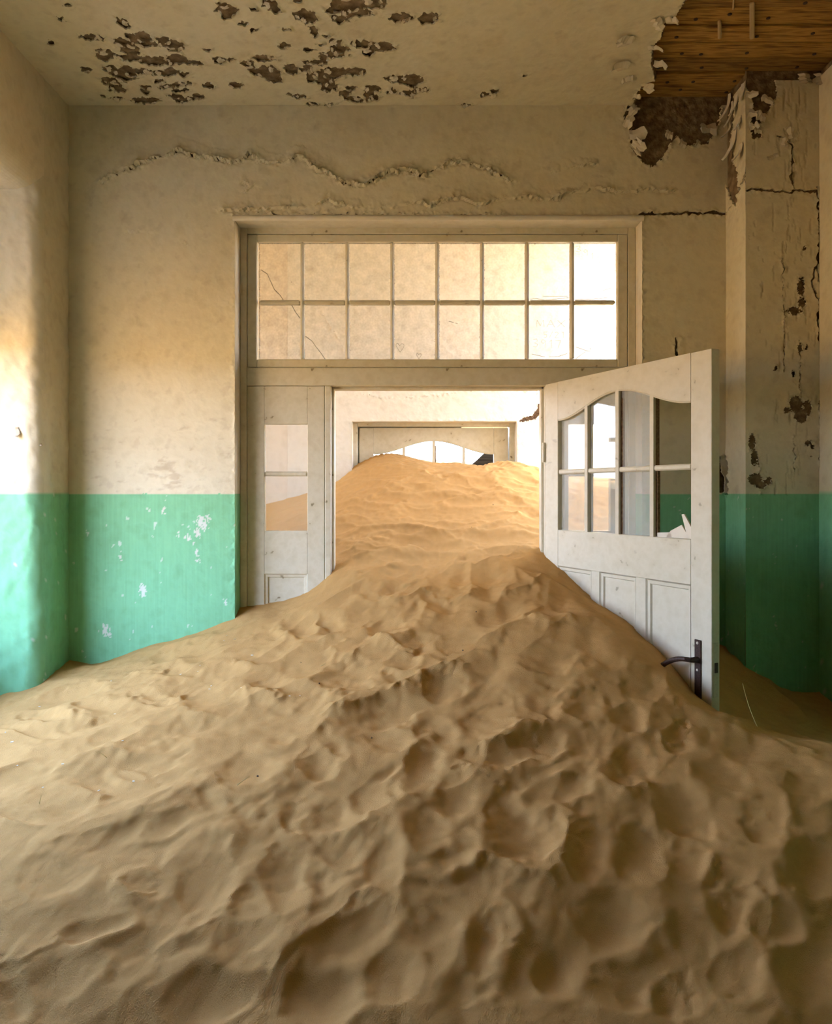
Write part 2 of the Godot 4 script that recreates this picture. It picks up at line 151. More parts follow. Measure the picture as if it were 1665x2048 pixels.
# ---------------------------------------------------------------- mesh building
class Shape:
	var v := PackedVector3Array()
	var n := PackedVector3Array()
	var c := PackedColorArray()
	var tint := Color.WHITE
	var place := Transform3D.IDENTITY

	func tri(a: Vector3, b: Vector3, d: Vector3, out: Vector3) -> void:
		a = place * a
		b = place * b
		d = place * d
		out = place.basis * out
		var k := (b - a).cross(d - a)
		if k.length_squared() < 1e-16:
			return
		if k.dot(out) > 0.0:   # front faces run clockwise
			var t := b
			b = d
			d = t
			k = -k
		var nn := -k.normalized()
		v.append(a); v.append(b); v.append(d)
		for i in 3:
			n.append(nn)
			c.append(tint)

	func quad(a: Vector3, b: Vector3, d: Vector3, e: Vector3, out: Vector3) -> void:
		tri(a, b, d, out)
		tri(a, d, e, out)

	# a box from lo to hi with chamfered edges
	func box(lo: Vector3, hi: Vector3, r := 0.003) -> void:
		var m := (lo + hi) * 0.5
		var h := (hi - lo) * 0.5
		r = minf(r, minf(h.x, minf(h.y, h.z)) * 0.9)
		for ax in 3:
			var b := (ax + 1) % 3
			var d := (ax + 2) % 3
			for s in [-1.0, 1.0]:
				var p := []
				for q in [[-1, -1], [1, -1], [1, 1], [-1, 1]]:
					var w := Vector3.ZERO
					w[ax] = s * h[ax]
					w[b] = q[0] * (h[b] - r)
					w[d] = q[1] * (h[d] - r)
					p.append(m + w)
				var out := Vector3.ZERO
				out[ax] = s
				quad(p[0], p[1], p[2], p[3], out)
			for s in [-1.0, 1.0]:
				for t in [-1.0, 1.0]:   # the edge along ax between faces b and d
					var o := Vector3.ZERO
					o[b] = s
					o[d] = t
					var e := []
					for q in [[-1, 0], [1, 0], [1, 1], [-1, 1]]:
						var w := Vector3.ZERO
						w[ax] = q[0] * (h[ax] - r)
						w[b] = s * (h[b] - (r if q[1] == 1 else 0.0))
						w[d] = t * (h[d] - (0.0 if q[1] == 1 else r))
						e.append(m + w)
					quad(e[0], e[1], e[2], e[3], o)
		for s in [-1.0, 1.0]:
			for t in [-1.0, 1.0]:
				for u in [-1.0, 1.0]:
					var o := Vector3(s, t, u)
					tri(m + o * Vector3(h.x, h.y - r, h.z - r), m + o * Vector3(h.x - r, h.y, h.z - r), m + o * Vector3(h.x - r, h.y - r, h.z), o)

	# an outline in the xy plane given depth from z0 to z1
	func prism(outline: PackedVector2Array, z0: float, z1: float) -> void:
		var at := Geometry2D.triangulate_polygon(outline)
		for i in range(0, at.size(), 3):
			for z in [[z0, -1.0], [z1, 1.0]]:
				var p: Array = [0, 1, 2].map(func(k): return Vector3(outline[at[i + k]].x, outline[at[i + k]].y, z[0]))
				tri(p[0], p[1], p[2], Vector3(0, 0, z[1]))
		var turn := -1.0 if Geometry2D.is_polygon_clockwise(outline) else 1.0
		for i in outline.size():
			var a := outline[i]
			var b := outline[(i + 1) % outline.size()]
			var o := Vector3(b.y - a.y, a.x - b.x, 0) * turn
			quad(Vector3(a.x, a.y, z0), Vector3(b.x, b.y, z0), Vector3(b.x, b.y, z1), Vector3(a.x, a.y, z1), o)

	func tube(path: Array, radii: Array, sides := 12) -> void:
		var rings := []
		for i in path.size():
			var ahead: Vector3 = (path[mini(i + 1, path.size() - 1)] - path[maxi(i - 1, 0)]).normalized()
			var side := ahead.cross(Vector3.UP if absf(ahead.y) < 0.9 else Vector3.RIGHT).normalized()
			var up := side.cross(ahead)
			var ring := []
			for k in sides:
				var a := TAU * k / sides
				ring.append(path[i] + (side * cos(a) + up * sin(a)) * radii[i])
			rings.append(ring)
		for i in path.size() - 1:
			for k in sides:
				var l := (k + 1) % sides
				quad(rings[i][k], rings[i][l], rings[i + 1][l], rings[i + 1][k], rings[i][k] + rings[i][l] - path[i] * 2.0)
		for e in [[0, 1], [path.size() - 1, path.size() - 2]]:
			for k in sides:
				tri(path[e[0]], rings[e[0]][k], rings[e[0]][(k + 1) % sides], path[e[0]] - path[e[1]])

	func commit() -> ArrayMesh:
		var arrays := []
		arrays.resize(Mesh.ARRAY_MAX)
		arrays[Mesh.ARRAY_VERTEX] = v
		arrays[Mesh.ARRAY_NORMAL] = n
		arrays[Mesh.ARRAY_COLOR] = c
		var m := ArrayMesh.new()
		m.add_surface_from_arrays(Mesh.PRIMITIVE_TRIANGLES, arrays)
		return m


# A coat of plaster or paint on a flat face, with cracks and bare patches cut out and edges that lift.
class Coat:
	var o: Vector3
	var u: Vector3
	var w: Vector3
	var out: Vector3
	var nx: int
	var ny: int
	var cell: float
	var f := PackedFloat32Array()      # > 0 where there is a coat
	var lift := PackedFloat32Array()
	var col := PackedColorArray()

	func _init(origin: Vector3, across: Vector3, up: Vector3, outward: Vector3, width: float, height: float, size: float) -> void:
		o = origin; u = across; w = up; out = outward; cell = size
		nx = int(ceil(width / size)) + 1
		ny = int(ceil(height / size)) + 1
		f.resize(nx * ny); f.fill(1.0)
		lift.resize(nx * ny)
		col.resize(nx * ny); col.fill(Color.WHITE)

	func span(lo: Vector2, hi: Vector2, margin: float) -> Array:
		return [clampi(int((lo.x - margin) / cell), 0, nx - 1), clampi(int((hi.x + margin) / cell) + 1, 0, nx - 1), clampi(int((lo.y - margin) / cell), 0, ny - 1), clampi(int((hi.y + margin) / cell) + 1, 0, ny - 1)]

	func bare_rect(lo: Vector2, hi: Vector2) -> void:
		var s := span(lo, hi, 0.03)
		for j in range(s[2], s[3] + 1):
			for i in range(s[0], s[1] + 1):
				var x := i * cell
				var y := j * cell
				var inside := minf(minf(x - lo.x, hi.x - x), minf(y - lo.y, hi.y - y))
				f[j * nx + i] = minf(f[j * nx + i], -inside)

	func bare_blob(at: Vector2, r: Vector2, jag: FastNoiseLite, amount: float) -> void:
		var s := span(at - r, at + r, 0.04)
		for j in range(s[2], s[3] + 1):
			for i in range(s[0], s[1] + 1):
				var x := i * cell
				var y := j * cell
				var d := (Vector2(x, y) - at) / r
				var e := (d.length() - 1.0) * minf(r.x, r.y) * 1.2 + jag.get_noise_2d(x * 100.0, y * 100.0) * amount
				f[j * nx + i] = minf(f[j * nx + i], e)

	func bare_outline(p: PackedVector2Array, jag: FastNoiseLite, amount: float) -> void:
		var lo := p[0]
		var hi := p[0]
		for q in p:
			lo = lo.min(q)
			hi = hi.max(q)
		var s := span(lo, hi, 0.05)
		for j in range(s[2], s[3] + 1):
			for i in range(s[0], s[1] + 1):
				var q := Vector2(i, j) * cell
				var d := 9.0
				for k in p.size():
					d = minf(d, q.distance_to(Geometry2D.get_closest_point_to_segment(q, p[k], p[(k + 1) % p.size()])))
				if Geometry2D.is_point_in_polygon(q, p):
					d = -d
				f[j * nx + i] = minf(f[j * nx + i], d + jag.get_noise_2d(q.x * 100.0, q.y * 100.0) * amount)

	func crack(p: PackedVector2Array, half: float, jag: FastNoiseLite) -> void:
		for k in p.size() - 1:
			var s := span(p[k].min(p[k + 1]), p[k].max(p[k + 1]), 0.03)
			for j in range(s[2], s[3] + 1):
				for i in range(s[0], s[1] + 1):
					var q := Vector2(i, j) * cell
					var wob := Vector2(jag.get_noise_2d(q.x * 2.2, q.y * 2.2), jag.get_noise_2d(q.x * 2.2 + 77.0, q.y * 2.2)) * 0.012
					var d := (q + wob).distance_to(Geometry2D.get_closest_point_to_segment(q + wob, p[k], p[k + 1]))
					f[j * nx + i] = minf(f[j * nx + i], d - half * (1.0 + 0.5 * jag.get_noise_2d(q.x * 2.0, q.y * 2.0)))

	# plaster that bulges below a torn, overhanging edge along p
	func fold(p: PackedVector2Array, high: float, jag: FastNoiseLite) -> void:
		for k in p.size() - 1:
			var s := span(p[k].min(p[k + 1]), p[k].max(p[k + 1]), 0.09)
			for j in range(s[2], s[3] + 1):
				for i in range(s[0], s[1] + 1):
					var q := Vector2(i, j) * cell
					var wob := Vector2(jag.get_noise_2d(q.x * 1.2, q.y * 1.2), jag.get_noise_2d(q.x * 1.2 + 77.0, q.y * 1.2)) * 0.016 + Vector2(0.0, jag.get_noise_2d(q.x * 5.0, 3.0) * 0.006)
					q += wob
					var c := Geometry2D.get_closest_point_to_segment(q, p[k], p[k + 1])
					var d := q.distance_to(c)
					var side := 1.0 if q.y > c.y else -1.0
					var e := 0.0
					if side > 0.0:
						e = high * exp(-d / 0.016)
					else:
						e = -0.3 * high * exp(-d * d / 0.00010)
					e *= clampf(0.5 + 1.1 * jag.get_noise_2d(q.x * 0.35 + 31.0, q.y * 0.3), 0.0, 1.2)
					if absf(e) > absf(lift[j * nx + i]):
						lift[j * nx + i] = e

	func curl(reach: float, high: float, jag: FastNoiseLite) -> void:
		for k in nx * ny:
			if f[k] < reach * 4.0 and f[k] > -cell * 1.6:
				var t := jag.get_noise_2d((k % nx) * cell * 1.6, (k / nx) * cell * 1.6) * 1.3 + 0.25
				if t > 0.0:
					lift[k] += high * t * exp(-maxf(f[k], 0.0) / reach)

	func at(k: int) -> Vector3:
		return o + u * ((k % nx) * cell) + w * ((k / nx) * cell) + out * lift[k]

	func commit(thick: float) -> ArrayMesh:
		var v := PackedVector3Array()
		var n := PackedVector3Array()
		var c := PackedColorArray()
		var idx := PackedInt32Array()
		var flip := u.cross(w).dot(out) < 0.0
		var number := PackedInt32Array()
		number.resize(nx * ny)
		number.fill(-1)
		for k in nx * ny:
			if f[k] > 0.0:
				number[k] = v.size()
				v.append(at(k))
				var i := k % nx
				var j := k / nx
				var du := (lift[k + (1 if i < nx - 1 else 0)] - lift[k - (1 if i > 0 else 0)]) / (2.0 * cell)
				var dw := (lift[k + (nx if j < ny - 1 else 0)] - lift[k - (nx if j > 0 else 0)]) / (2.0 * cell)
				n.append((out - u * du - w * dw).normalized())
				c.append(col[k])
		var cut := {}
		var rim := []
		for j in ny - 1:
			for i in nx - 1:
				var k := j * nx + i
				var ring := [k, k + 1, k + nx + 1, k + nx]
				var m := (1 if f[k] > 0.0 else 0) + (2 if f[k + 1] > 0.0 else 0) + (4 if f[k + nx + 1] > 0.0 else 0) + (8 if f[k + nx] > 0.0 else 0)
				if m == 0:
					continue
				if m == 15:
					var q := [number[k], number[k + 1], number[k + nx + 1], number[k + nx]]
					if flip:
						idx.append_array([q[0], q[1], q[2], q[0], q[2], q[3]])
					else:
						idx.append_array([q[0], q[2], q[1], q[0], q[3], q[2]])
					continue
				var poly := []
				var ends := []
				for e in 4:
					var a: int = ring[e]
					var b: int = ring[(e + 1) % 4]
					if f[a] > 0.0:
						poly.append(number[a])
					if (f[a] > 0.0) != (f[b] > 0.0):
						var key := mini(a, b) * 4 + (0 if absi(a - b) == 1 else 1)
						if not cut.has(key):
							var t := f[a] / (f[a] - f[b])
							cut[key] = v.size()
							v.append(at(a).lerp(at(b), t))
							var inside := a if f[a] > 0.0 else b
							n.append(n[number[inside]])
							c.append(col[inside])
						poly.append(cut[key])
						ends.append(cut[key])
				for q in range(1, poly.size() - 1):
					if flip:
						idx.append_array([poly[0], poly[q], poly[q + 1]])
					else:
						idx.append_array([poly[0], poly[q + 1], poly[q]])
				for q in range(0, ends.size() - 1, 2):
					rim.append([ends[q], ends[q + 1]])
		for e in rim:   # the broken edge has the thickness of the coat
			var a: Vector3 = v[e[0]]
			var b: Vector3 = v[e[1]]
			var side := (b - a).cross(out).normalized()
			var s := v.size()
			for p in [a, b, b - out * thick, a - out * thick]:
				v.append(p)
				n.append(side)
				c.append(c[e[0]])
			idx.append_array([s, s + 1, s + 2, s, s + 2, s + 3])
		var arrays := []
		arrays.resize(Mesh.ARRAY_MAX)
		arrays[Mesh.ARRAY_VERTEX] = v
		arrays[Mesh.ARRAY_NORMAL] = n
		arrays[Mesh.ARRAY_COLOR] = c
		arrays[Mesh.ARRAY_INDEX] = idx
		var mesh := ArrayMesh.new()
		mesh.add_surface_from_arrays(Mesh.PRIMITIVE_TRIANGLES, arrays)
		return mesh


# ---------------------------------------------------------------- scene helpers
func numbered(called: String) -> String:
	var k: int = taken.get(called, 0)
	taken[called] = k + 1
	return called if k == 0 else "%s_%03d" % [called, k]


func part(parent: Node, called: String, mesh: Mesh, mat: Material, label := "") -> MeshInstance3D:
	var o := MeshInstance3D.new()
	o.name = called
	if parent != self:
		var k := 0
		while parent.has_node(NodePath(o.name if k == 0 else "%s_%03d" % [called, k])):
			k += 1
			o.name = "%s_%03d" % [called, k]
	o.mesh = mesh
	o.material_override = null
	for s in mesh.get_surface_count():
		o.set_surface_override_material(s, mat)
	if label:
		o.set_meta("label", label)
	parent.add_child(o, true)
	return o


func tag(o: Node, label: String, category: String, kind := "", group := "") -> Node:
	o.set_meta("label", label)
	o.set_meta("category", category)
	if kind:
		o.set_meta("kind", kind)
	if group:
		o.set_meta("group", group)
	return o


func base(called: String, at: Vector3, label: String, category: String, kind := "", group := "") -> Node3D:
	var o := Node3D.new()
	o.name = called if kind == "structure" else numbered(called)
	o.position = at
	add_child(o, true)
	tag(o, label, category, kind, group)
	return o


func boxes(list: Array, r := 0.003, tint := Color.WHITE) -> ArrayMesh:
	var s := Shape.new()
	s.tint = tint
	for b in list:
		s.box(b[0], b[1], r)
	return s.commit()


func bar(x0: float, x1: float, y0: float, y1: float, z0: float, z1: float, r := 0.003) -> ArrayMesh:
	return boxes([[Vector3(x0, y0, z0), Vector3(x1, y1, z1)]], r)


func noise(freq: float, seed_: int, octaves := 4, kind := FastNoiseLite.TYPE_SIMPLEX_SMOOTH) -> FastNoiseLite:
	var q := FastNoiseLite.new()
	q.noise_type = kind
	q.seed = seed_
	q.frequency = freq
	q.fractal_octaves = octaves
	return q


func noise_map(freq: float, seed_: int, octaves: int, stops: Array, normal := false, strength := 4.0, size := 512, kind := FastNoiseLite.TYPE_SIMPLEX_SMOOTH) -> NoiseTexture2D:
	var t := NoiseTexture2D.new()
	t.width = size
	t.height = size
	t.seamless = true
	t.noise = noise(freq, seed_, octaves, kind)
	if normal:
		t.as_normal_map = true
		t.bump_strength = strength
	else:
		var g := Gradient.new()
		g.offsets = PackedFloat32Array(stops.map(func(s): return s[0]))
		g.colors = PackedColorArray(stops.map(func(s): return s[1]))
		t.color_ramp = g
	return t


func matter(called: String, color: Color, rough: float, albedo: Texture2D = null, scale := 1.0, normal: Texture2D = null, bump := 1.0, vertex := false) -> StandardMaterial3D:
	var m := StandardMaterial3D.new()
	m.resource_name = called
	m.albedo_color = color.linear_to_srgb()
	m.roughness = rough
	m.uv1_triplanar = true
	m.uv1_world_triplanar = true
	m.uv1_scale = Vector3.ONE * scale
	if albedo:
		m.albedo_texture = albedo
	if normal:
		m.normal_enabled = true
		m.normal_texture = normal
		m.normal_scale = bump
	m.vertex_color_use_as_albedo = vertex
	return m


func make_materials() -> void:
	var grey := func(a: float) -> Color: return Color(a, a, a)
	var mottle := noise_map(0.012, 3, 5, [[0.0, Color(0.93, 0.92, 0.90)], [0.45, Color(1, 1, 1)], [0.8, Color(0.98, 0.975, 0.965)], [1.0, Color(0.94, 0.93, 0.91)]])
	var plaster_bump := noise_map(0.02, 5, 5, [], true, 5.0)
	M.plaster = matter("plaster", Color(1, 1, 1), 0.8, mottle, 1.3, plaster_bump, 0.25, true)
	M.bare = matter("bare_plaster", Color(0.30, 0.22, 0.125), 0.95, noise_map(0.02, 8, 5, [[0.0, Color(0.6, 0.55, 0.5)], [1.0, Color(1, 1, 1)]]), 2.0, plaster_bump, 1.0)
	M.brick = matter("crumbling_brick", Color(0.30, 0.19, 0.10), 0.95, noise_map(0.05, 9, 4, [[0.0, Color(0.45, 0.4, 0.35)], [1.0, Color(1, 1, 1)]]), 3.0, plaster_bump, 1.5)
	var worn := noise_map(0.016, 21, 5, [[0.0, Color(0.55, 0.5, 0.42)], [0.07, Color(0.7, 0.66, 0.58)], [0.13, Color(0.95, 0.94, 0.91)], [0.6, Color(1, 1, 1)], [1.0, Color(0.96, 0.95, 0.92)]])
	M.paint = matter("white_paint", Color(0.64, 0.58, 0.435), 0.45, worn, 1.6, noise_map(0.03, 22, 3, [], true, 2.0), 0.3)
	M.old_paint = matter("flaking_paint", Color(0.70, 0.63, 0.50), 0.7)
	M.old_paint.vertex_color_use_as_albedo = true
	M.wood = matter("old_board", Color(1, 1, 1), 0.8, noise_map(0.02, 31, 5, [[0.0, Color(0.45, 0.38, 0.29)], [0.35, Color(0.8, 0.75, 0.66)], [0.55, Color(1, 1, 1)], [1.0, Color(0.7, 0.62, 0.5)]]), 1.0, noise_map(0.03, 32, 4, [], true, 4.0), 0.6, true)
	M.wood.uv1_scale = Vector3(0.4, 4.5, 4.5)
	M.raw_wood = matter("bare_wood", Color(0.30, 0.19, 0.10), 0.8, noise_map(0.03, 33, 4, [[0.0, Color(0.6, 0.5, 0.4)], [1.0, Color(1, 1, 1)]]), 4.0)
	M.rust = matter("rusty_iron", Color(0.085, 0.045, 0.03), 0.55, noise_map(0.04, 41, 4, [[0.0, Color(0.5, 0.45, 0.4)], [1.0, Color(1, 1, 1)]]), 6.0)
	M.rust.metallic = 0.4
	M.nail = matter("dark_nail", Color(0.05, 0.03, 0.02), 0.7)
	M.lock = matter("painted_lock", Color(0.55, 0.5, 0.4), 0.5, worn, 9.0)
	var grain := noise_map(0.25, 51, 3, [[0.0, Color(0.80, 0.76, 0.72)], [0.5, Color(1, 1, 1)], [1.0, Color(0.9, 0.87, 0.82)]])
	M.sand = matter("sand", Color(1, 1, 1), 1.0, grain, 5.0, noise_map(0.12, 52, 4, [], true, 6.0), 0.7, true)
	M.sand.metallic_specular = 0.2
	M.straw = matter("dry_straw", Color(0.50, 0.38, 0.14), 0.7)
	M.stone = matter("dark_grit", Color(0.05, 0.035, 0.025), 0.9)
	M.glass = StandardMaterial3D.new()
	M.glass.resource_name = "dusty_glass"
	M.glass.transparency = BaseMaterial3D.TRANSPARENCY_ALPHA
	M.glass.albedo_color = Color(0.80, 0.80, 0.77, 0.30)
	M.glass.roughness = 0.03
	M.film = M.glass.duplicate()
	M.film.resource_name = "clean_glass_face"
	M.film.albedo_color = Color(0.85, 0.85, 0.82, 0.04)
	M.frost = StandardMaterial3D.new()
	M.frost.resource_name = "sand_blasted_glass"
	M.frost.albedo_color = Color(0.93, 0.86, 0.68)
	M.frost.roughness = 0.6
	M.frost.backlight_enabled = true
	M.frost.backlight = Color(1, 1, 1)
	M.clear = M.glass.duplicate()
	M.clear.resource_name = "clear_glass"
	M.clear.albedo_color = Color(0.82, 0.8, 0.75, 0.10)


# colours of the painted plaster, linear: cream above, green below the paint line
func cream(x: float, y: float) -> Color:
	var c := Color(0.675, 0.605, 0.43)
	var a := broad_noise.get_noise_2d(x, y)
	var b := rough_noise.get_noise_2d(x * 1.0, y * 1.0)
	c = c.lerp(Color(0.61, 0.53, 0.36), clampf(a * 1.1 + 0.1, 0.0, 0.45))
	if b > 0.40:
		c = c.lerp(Color(0.46, 0.36, 0.24), clampf((b - 0.40) * 1.6, 0.0, 0.3))
	return c


func green(x: float, y: float) -> Color:
	var c := Color(0.205, 0.50, 0.265)
	c = c * (1.0 + 0.10 * rough_noise.get_noise_2d(x * 9.0, y * 0.35) + 0.05 * broad_noise.get_noise_2d(x * 2.0, y * 2.0))
	if crumb_noise.get_noise_2d(x * 1.0, y * 0.7) > 0.56:
		c = Color(0.50, 0.62, 0.50)
	return c


func wall_paint(x: float, y: float) -> Color:
	return cream(x, y) if y > 1.604 + 0.003 * crumb_noise.get_noise_2d(x, 5.0) else green(x, y)


# a wall face that follows a plan outline (x, z), slightly uneven, painted like the rest
func plan_face(plan: PackedVector2Array, inside: Vector2, h0: float, h1: float, uneven: float) -> ArrayMesh:
	var p := PackedVector2Array()
	for i in plan.size() - 1:
		var steps := maxi(1, int(plan[i].distance_to(plan[i + 1]) / 0.012))
		for k in steps:
			p.append(plan[i].lerp(plan[i + 1], float(k) / steps))
	p.append(plan[plan.size() - 1])
	var hs := PackedFloat32Array()
	var h := h0
	while h < h1:
		hs.append(h)
		h += 0.012
	hs.append(h1)
	var v := PackedVector3Array()
	var n := PackedVector3Array()
	var c := PackedColorArray()
	var idx := PackedInt32Array()
	var along := 0.0
	var sides := []
	for i in p.size():
		var t := (p[mini(i + 1, p.size() - 1)] - p[maxi(i - 1, 0)]).normalized()
		var nn := Vector2(-t.y, t.x)
		if nn.dot(inside - p[i]) < 0.0:
			nn = -nn
		sides.append(nn)
	for y in hs:
		along = 0.0
		for i in p.size():
			if i > 0:
				along += p[i].distance_to(p[i - 1])
			var b := rough_noise.get_noise_2d(along * 2.0 + 9.0, y * 1.0)
			var e := uneven * (maxf(crumb_noise.get_noise_2d(along * 0.6, y * 0.5), 0.0) * 1.5 + b * 0.8)
			v.append(Vector3(p[i].x + sides[i].x * e, y, p[i].y + sides[i].y * e))
			c.append(wall_paint(along + 40.0, y))
	var w := p.size()
	for j in hs.size():
		for i in w:
			var a := v[j * w + mini(i + 1, w - 1)] - v[j * w + maxi(i - 1, 0)]
			var b := v[mini(j + 1, hs.size() - 1) * w + i] - v[maxi(j - 1, 0) * w + i]
			var k := a.cross(b).normalized()
			n.append(k if k.dot(Vector3(sides[i].x, 0, sides[i].y)) > 0.0 else -k)
	for j in hs.size() - 1:
		for i in w - 1:
			var a := j * w + i
			var k := (v[a + 1] - v[a]).cross(v[a + w] - v[a])
			if k.dot(n[a]) > 0.0:
				idx.append_array([a, a + w + 1, a + 1, a, a + w, a + w + 1])
			else:
				idx.append_array([a, a + 1, a + w + 1, a, a + w + 1, a + w])
	var arrays := []
	arrays.resize(Mesh.ARRAY_MAX)
	arrays[Mesh.ARRAY_VERTEX] = v
	arrays[Mesh.ARRAY_NORMAL] = n
	arrays[Mesh.ARRAY_COLOR] = c
	arrays[Mesh.ARRAY_INDEX] = idx
	var mesh := ArrayMesh.new()
	mesh.add_surface_from_arrays(Mesh.PRIMITIVE_TRIANGLES, arrays)
	return mesh


# a flake of paint that hangs on by one edge and curls away from its surface
func flake(parent: Node, root: Vector3, ahead: Vector3, out: Vector3, wide: float, long: float, bend: float, tone: Color) -> void:
	ahead = ahead.normalized()
	var side := ahead.cross(out).normalized()
	var rows := []
	var p := root - ahead * 0.004
	var d := ahead
	var steps := 6
	for i in steps + 1:
		var t := float(i) / steps
		var half := wide * 0.5 * (0.95 + dice.randf_range(-0.32, 0.22)) * (1.0 if i < steps else dice.randf_range(0.2, 0.7))
		var skew := dice.randf_range(-0.12, 0.12) * wide
		var nn := side.cross(d).normalized()
		if nn.dot(out) < 0.0 and i == 0:
			nn = -nn
		rows.append([p - side * (half + skew), p + side * (half - skew), nn])
		p += d * (long / steps)
		d = d.rotated(side, bend / steps if ahead.rotated(side, 0.1).dot(out) > 0.0 else -bend / steps)
	var s := Shape.new()
	s.tint = tone
	for i in steps:
		var a: Array = rows[i]
		var b: Array = rows[i + 1]
		var am: Vector3 = (a[0] + a[1]) * 0.5 + a[2] * 0.12 * wide
		var bm: Vector3 = (b[0] + b[1]) * 0.5 + b[2] * 0.12 * wide
		for k in [0.0, 1.0]:
			var o: Vector3 = a[2] * (0.0016 * k)
			var outw: Vector3 = a[2] * (1.0 if k > 0.5 else -1.0)
			s.quad(a[0] + o, am + o, bm + o, b[0] + o, outw)
			s.quad(am + o, a[1] + o, b[1] + o, bm + o, outw)
	part(parent, "paint_flake", s.commit(), M.old_paint)


# ---------------------------------------------------------------- the sand
func heap(x: float, d: float) -> float:
	var h: float = HEAP_PLANE[0] + HEAP_PLANE[1] * x + HEAP_PLANE[2] * d
	for k in HEAP:
		var a: float = x - k[0]
		var b: float = d - k[1]
		var r := a * a + b * b
		h += k[2] * 0.5 * r * log(r + 1e-9)
	return h


var sand_x := PackedFloat32Array()
var sand_d := PackedFloat32Array()
var sand_h := PackedFloat32Array()
var sand_e := PackedFloat32Array()


func sand_at(x: float, d: float) -> float:
	var i := clampi(sand_x.bsearch(x) - 1, 0, sand_x.size() - 2)
	var j := clampi(sand_d.bsearch(d) - 1, 0, sand_d.size() - 2)
	var s := clampf((x - sand_x[i]) / (sand_x[i + 1] - sand_x[i]), 0, 1)
	var t := clampf((d - sand_d[j]) / (sand_d[j + 1] - sand_d[j]), 0, 1)
	var w := sand_x.size()
	return lerpf(lerpf(sand_h[j * w + i], sand_h[j * w + i + 1], s), lerpf(sand_h[(j + 1) * w + i], sand_h[(j + 1) * w + i + 1], s), t)


func hollow(cx: float, cd: float, a: Vector2, b: Vector2, deep: float, rim: float) -> void:
	var det := a.x * b.y - a.y * b.x
	if absf(det) < 1e-6:
		return
	var ex := (absf(a.x) + absf(b.x)) * 1.5
	var ed := (absf(a.y) + absf(b.y)) * 1.5
	var face := Vector2.from_angle(dice.randf_range(0.2, 2.6))
	var w := sand_x.size()
	var i0 := sand_x.bsearch(cx - ex)
	var i1 := mini(sand_x.bsearch(cx + ex), w)
	var j0 := sand_d.bsearch(cd - ed)
	var j1 := mini(sand_d.bsearch(cd + ed), sand_d.size())
	for j in range(j0, j1):
		var dy := sand_d[j] - cd
		for i in range(i0, i1):
			var dx := sand_x[i] - cx
			var p := (dx * b.y - dy * b.x) / det
			var q := (a.x * dy - a.y * dx) / det
			var wob := 0.34 * broad_noise.get_noise_2d(sand_x[i] * 3.0, sand_d[j] * 3.0) + 0.22 * broad_noise.get_noise_2d(sand_x[i] * 8.0 + 30.0, sand_d[j] * 8.0)
			var r := sqrt(p * p + q * q) * (1.0 + wob)
			var lip := rim * clampf(0.25 + 1.1 * (p * face.x + q * face.y) / maxf(r, 0.01), 0.0, 1.2)
			if r >= 1.45:
				continue
			var k := j * w + i
			if r < 1.0:
				var inside := -deep + (deep + lip) * pow(r, 2.0)
				var keep := clampf((1.0 - r) * 5.0, 0.0, 1.0)
				sand_e[k] = lerpf(maxf(sand_e[k], inside) if keep < 0.5 else inside, inside, keep)
			else:
				var t := 1.0 - (r - 1.0) / 0.45
				sand_e[k] = maxf(sand_e[k], sand_e[k] * (1.0 - t) + lip * t)


# a ridge pushed up along a line, steep on the side towards the viewer
func crest(line: Array, high: float) -> void:
	var lo: Vector2 = line[0]
	var hi: Vector2 = line[0]
	for p in line:
		lo = lo.min(p)
		hi = hi.max(p)
	var reach := 0.16 if high > 0.006 else 0.03
	var w := sand_x.size()
	var done := PackedVector2Array(line)
	for j in range(sand_d.bsearch(lo.y - reach), mini(sand_d.bsearch(hi.y + reach), sand_d.size())):
		for i in range(sand_x.bsearch(lo.x - reach), mini(sand_x.bsearch(hi.x + reach), w)):
			var q := Vector2(sand_x[i], sand_d[j])
			q += Vector2(broad_noise.get_noise_2d(q.x * 9.0, q.y * 9.0), broad_noise.get_noise_2d(q.x * 9.0 + 40.0, q.y * 9.0)) * (0.022 if high > 0.006 else 0.004)
			var best := 9.0
			var at := Vector2.ZERO
			var t := 0.0
			for k in done.size() - 1:
				var c := Geometry2D.get_closest_point_to_segment(q, done[k], done[k + 1])
				var e := q.distance_to(c)
				if e < best:
					best = e
					at = c
					t = (k + done[k].distance_to(c) / maxf(done[k].distance_to(done[k + 1]), 0.001)) / (done.size() - 1)
			if best > reach:
				continue
			var size := reach / 0.16
			var fall := 0.055 * size if q.y > at.y else 0.022 * size
			sand_e[j * w + i] += high * exp(-best / fall) * smoothstep(0.0, 0.15, t) * smoothstep(1.0, 0.85, t) * smoothstep(reach, reach * 0.6, best)


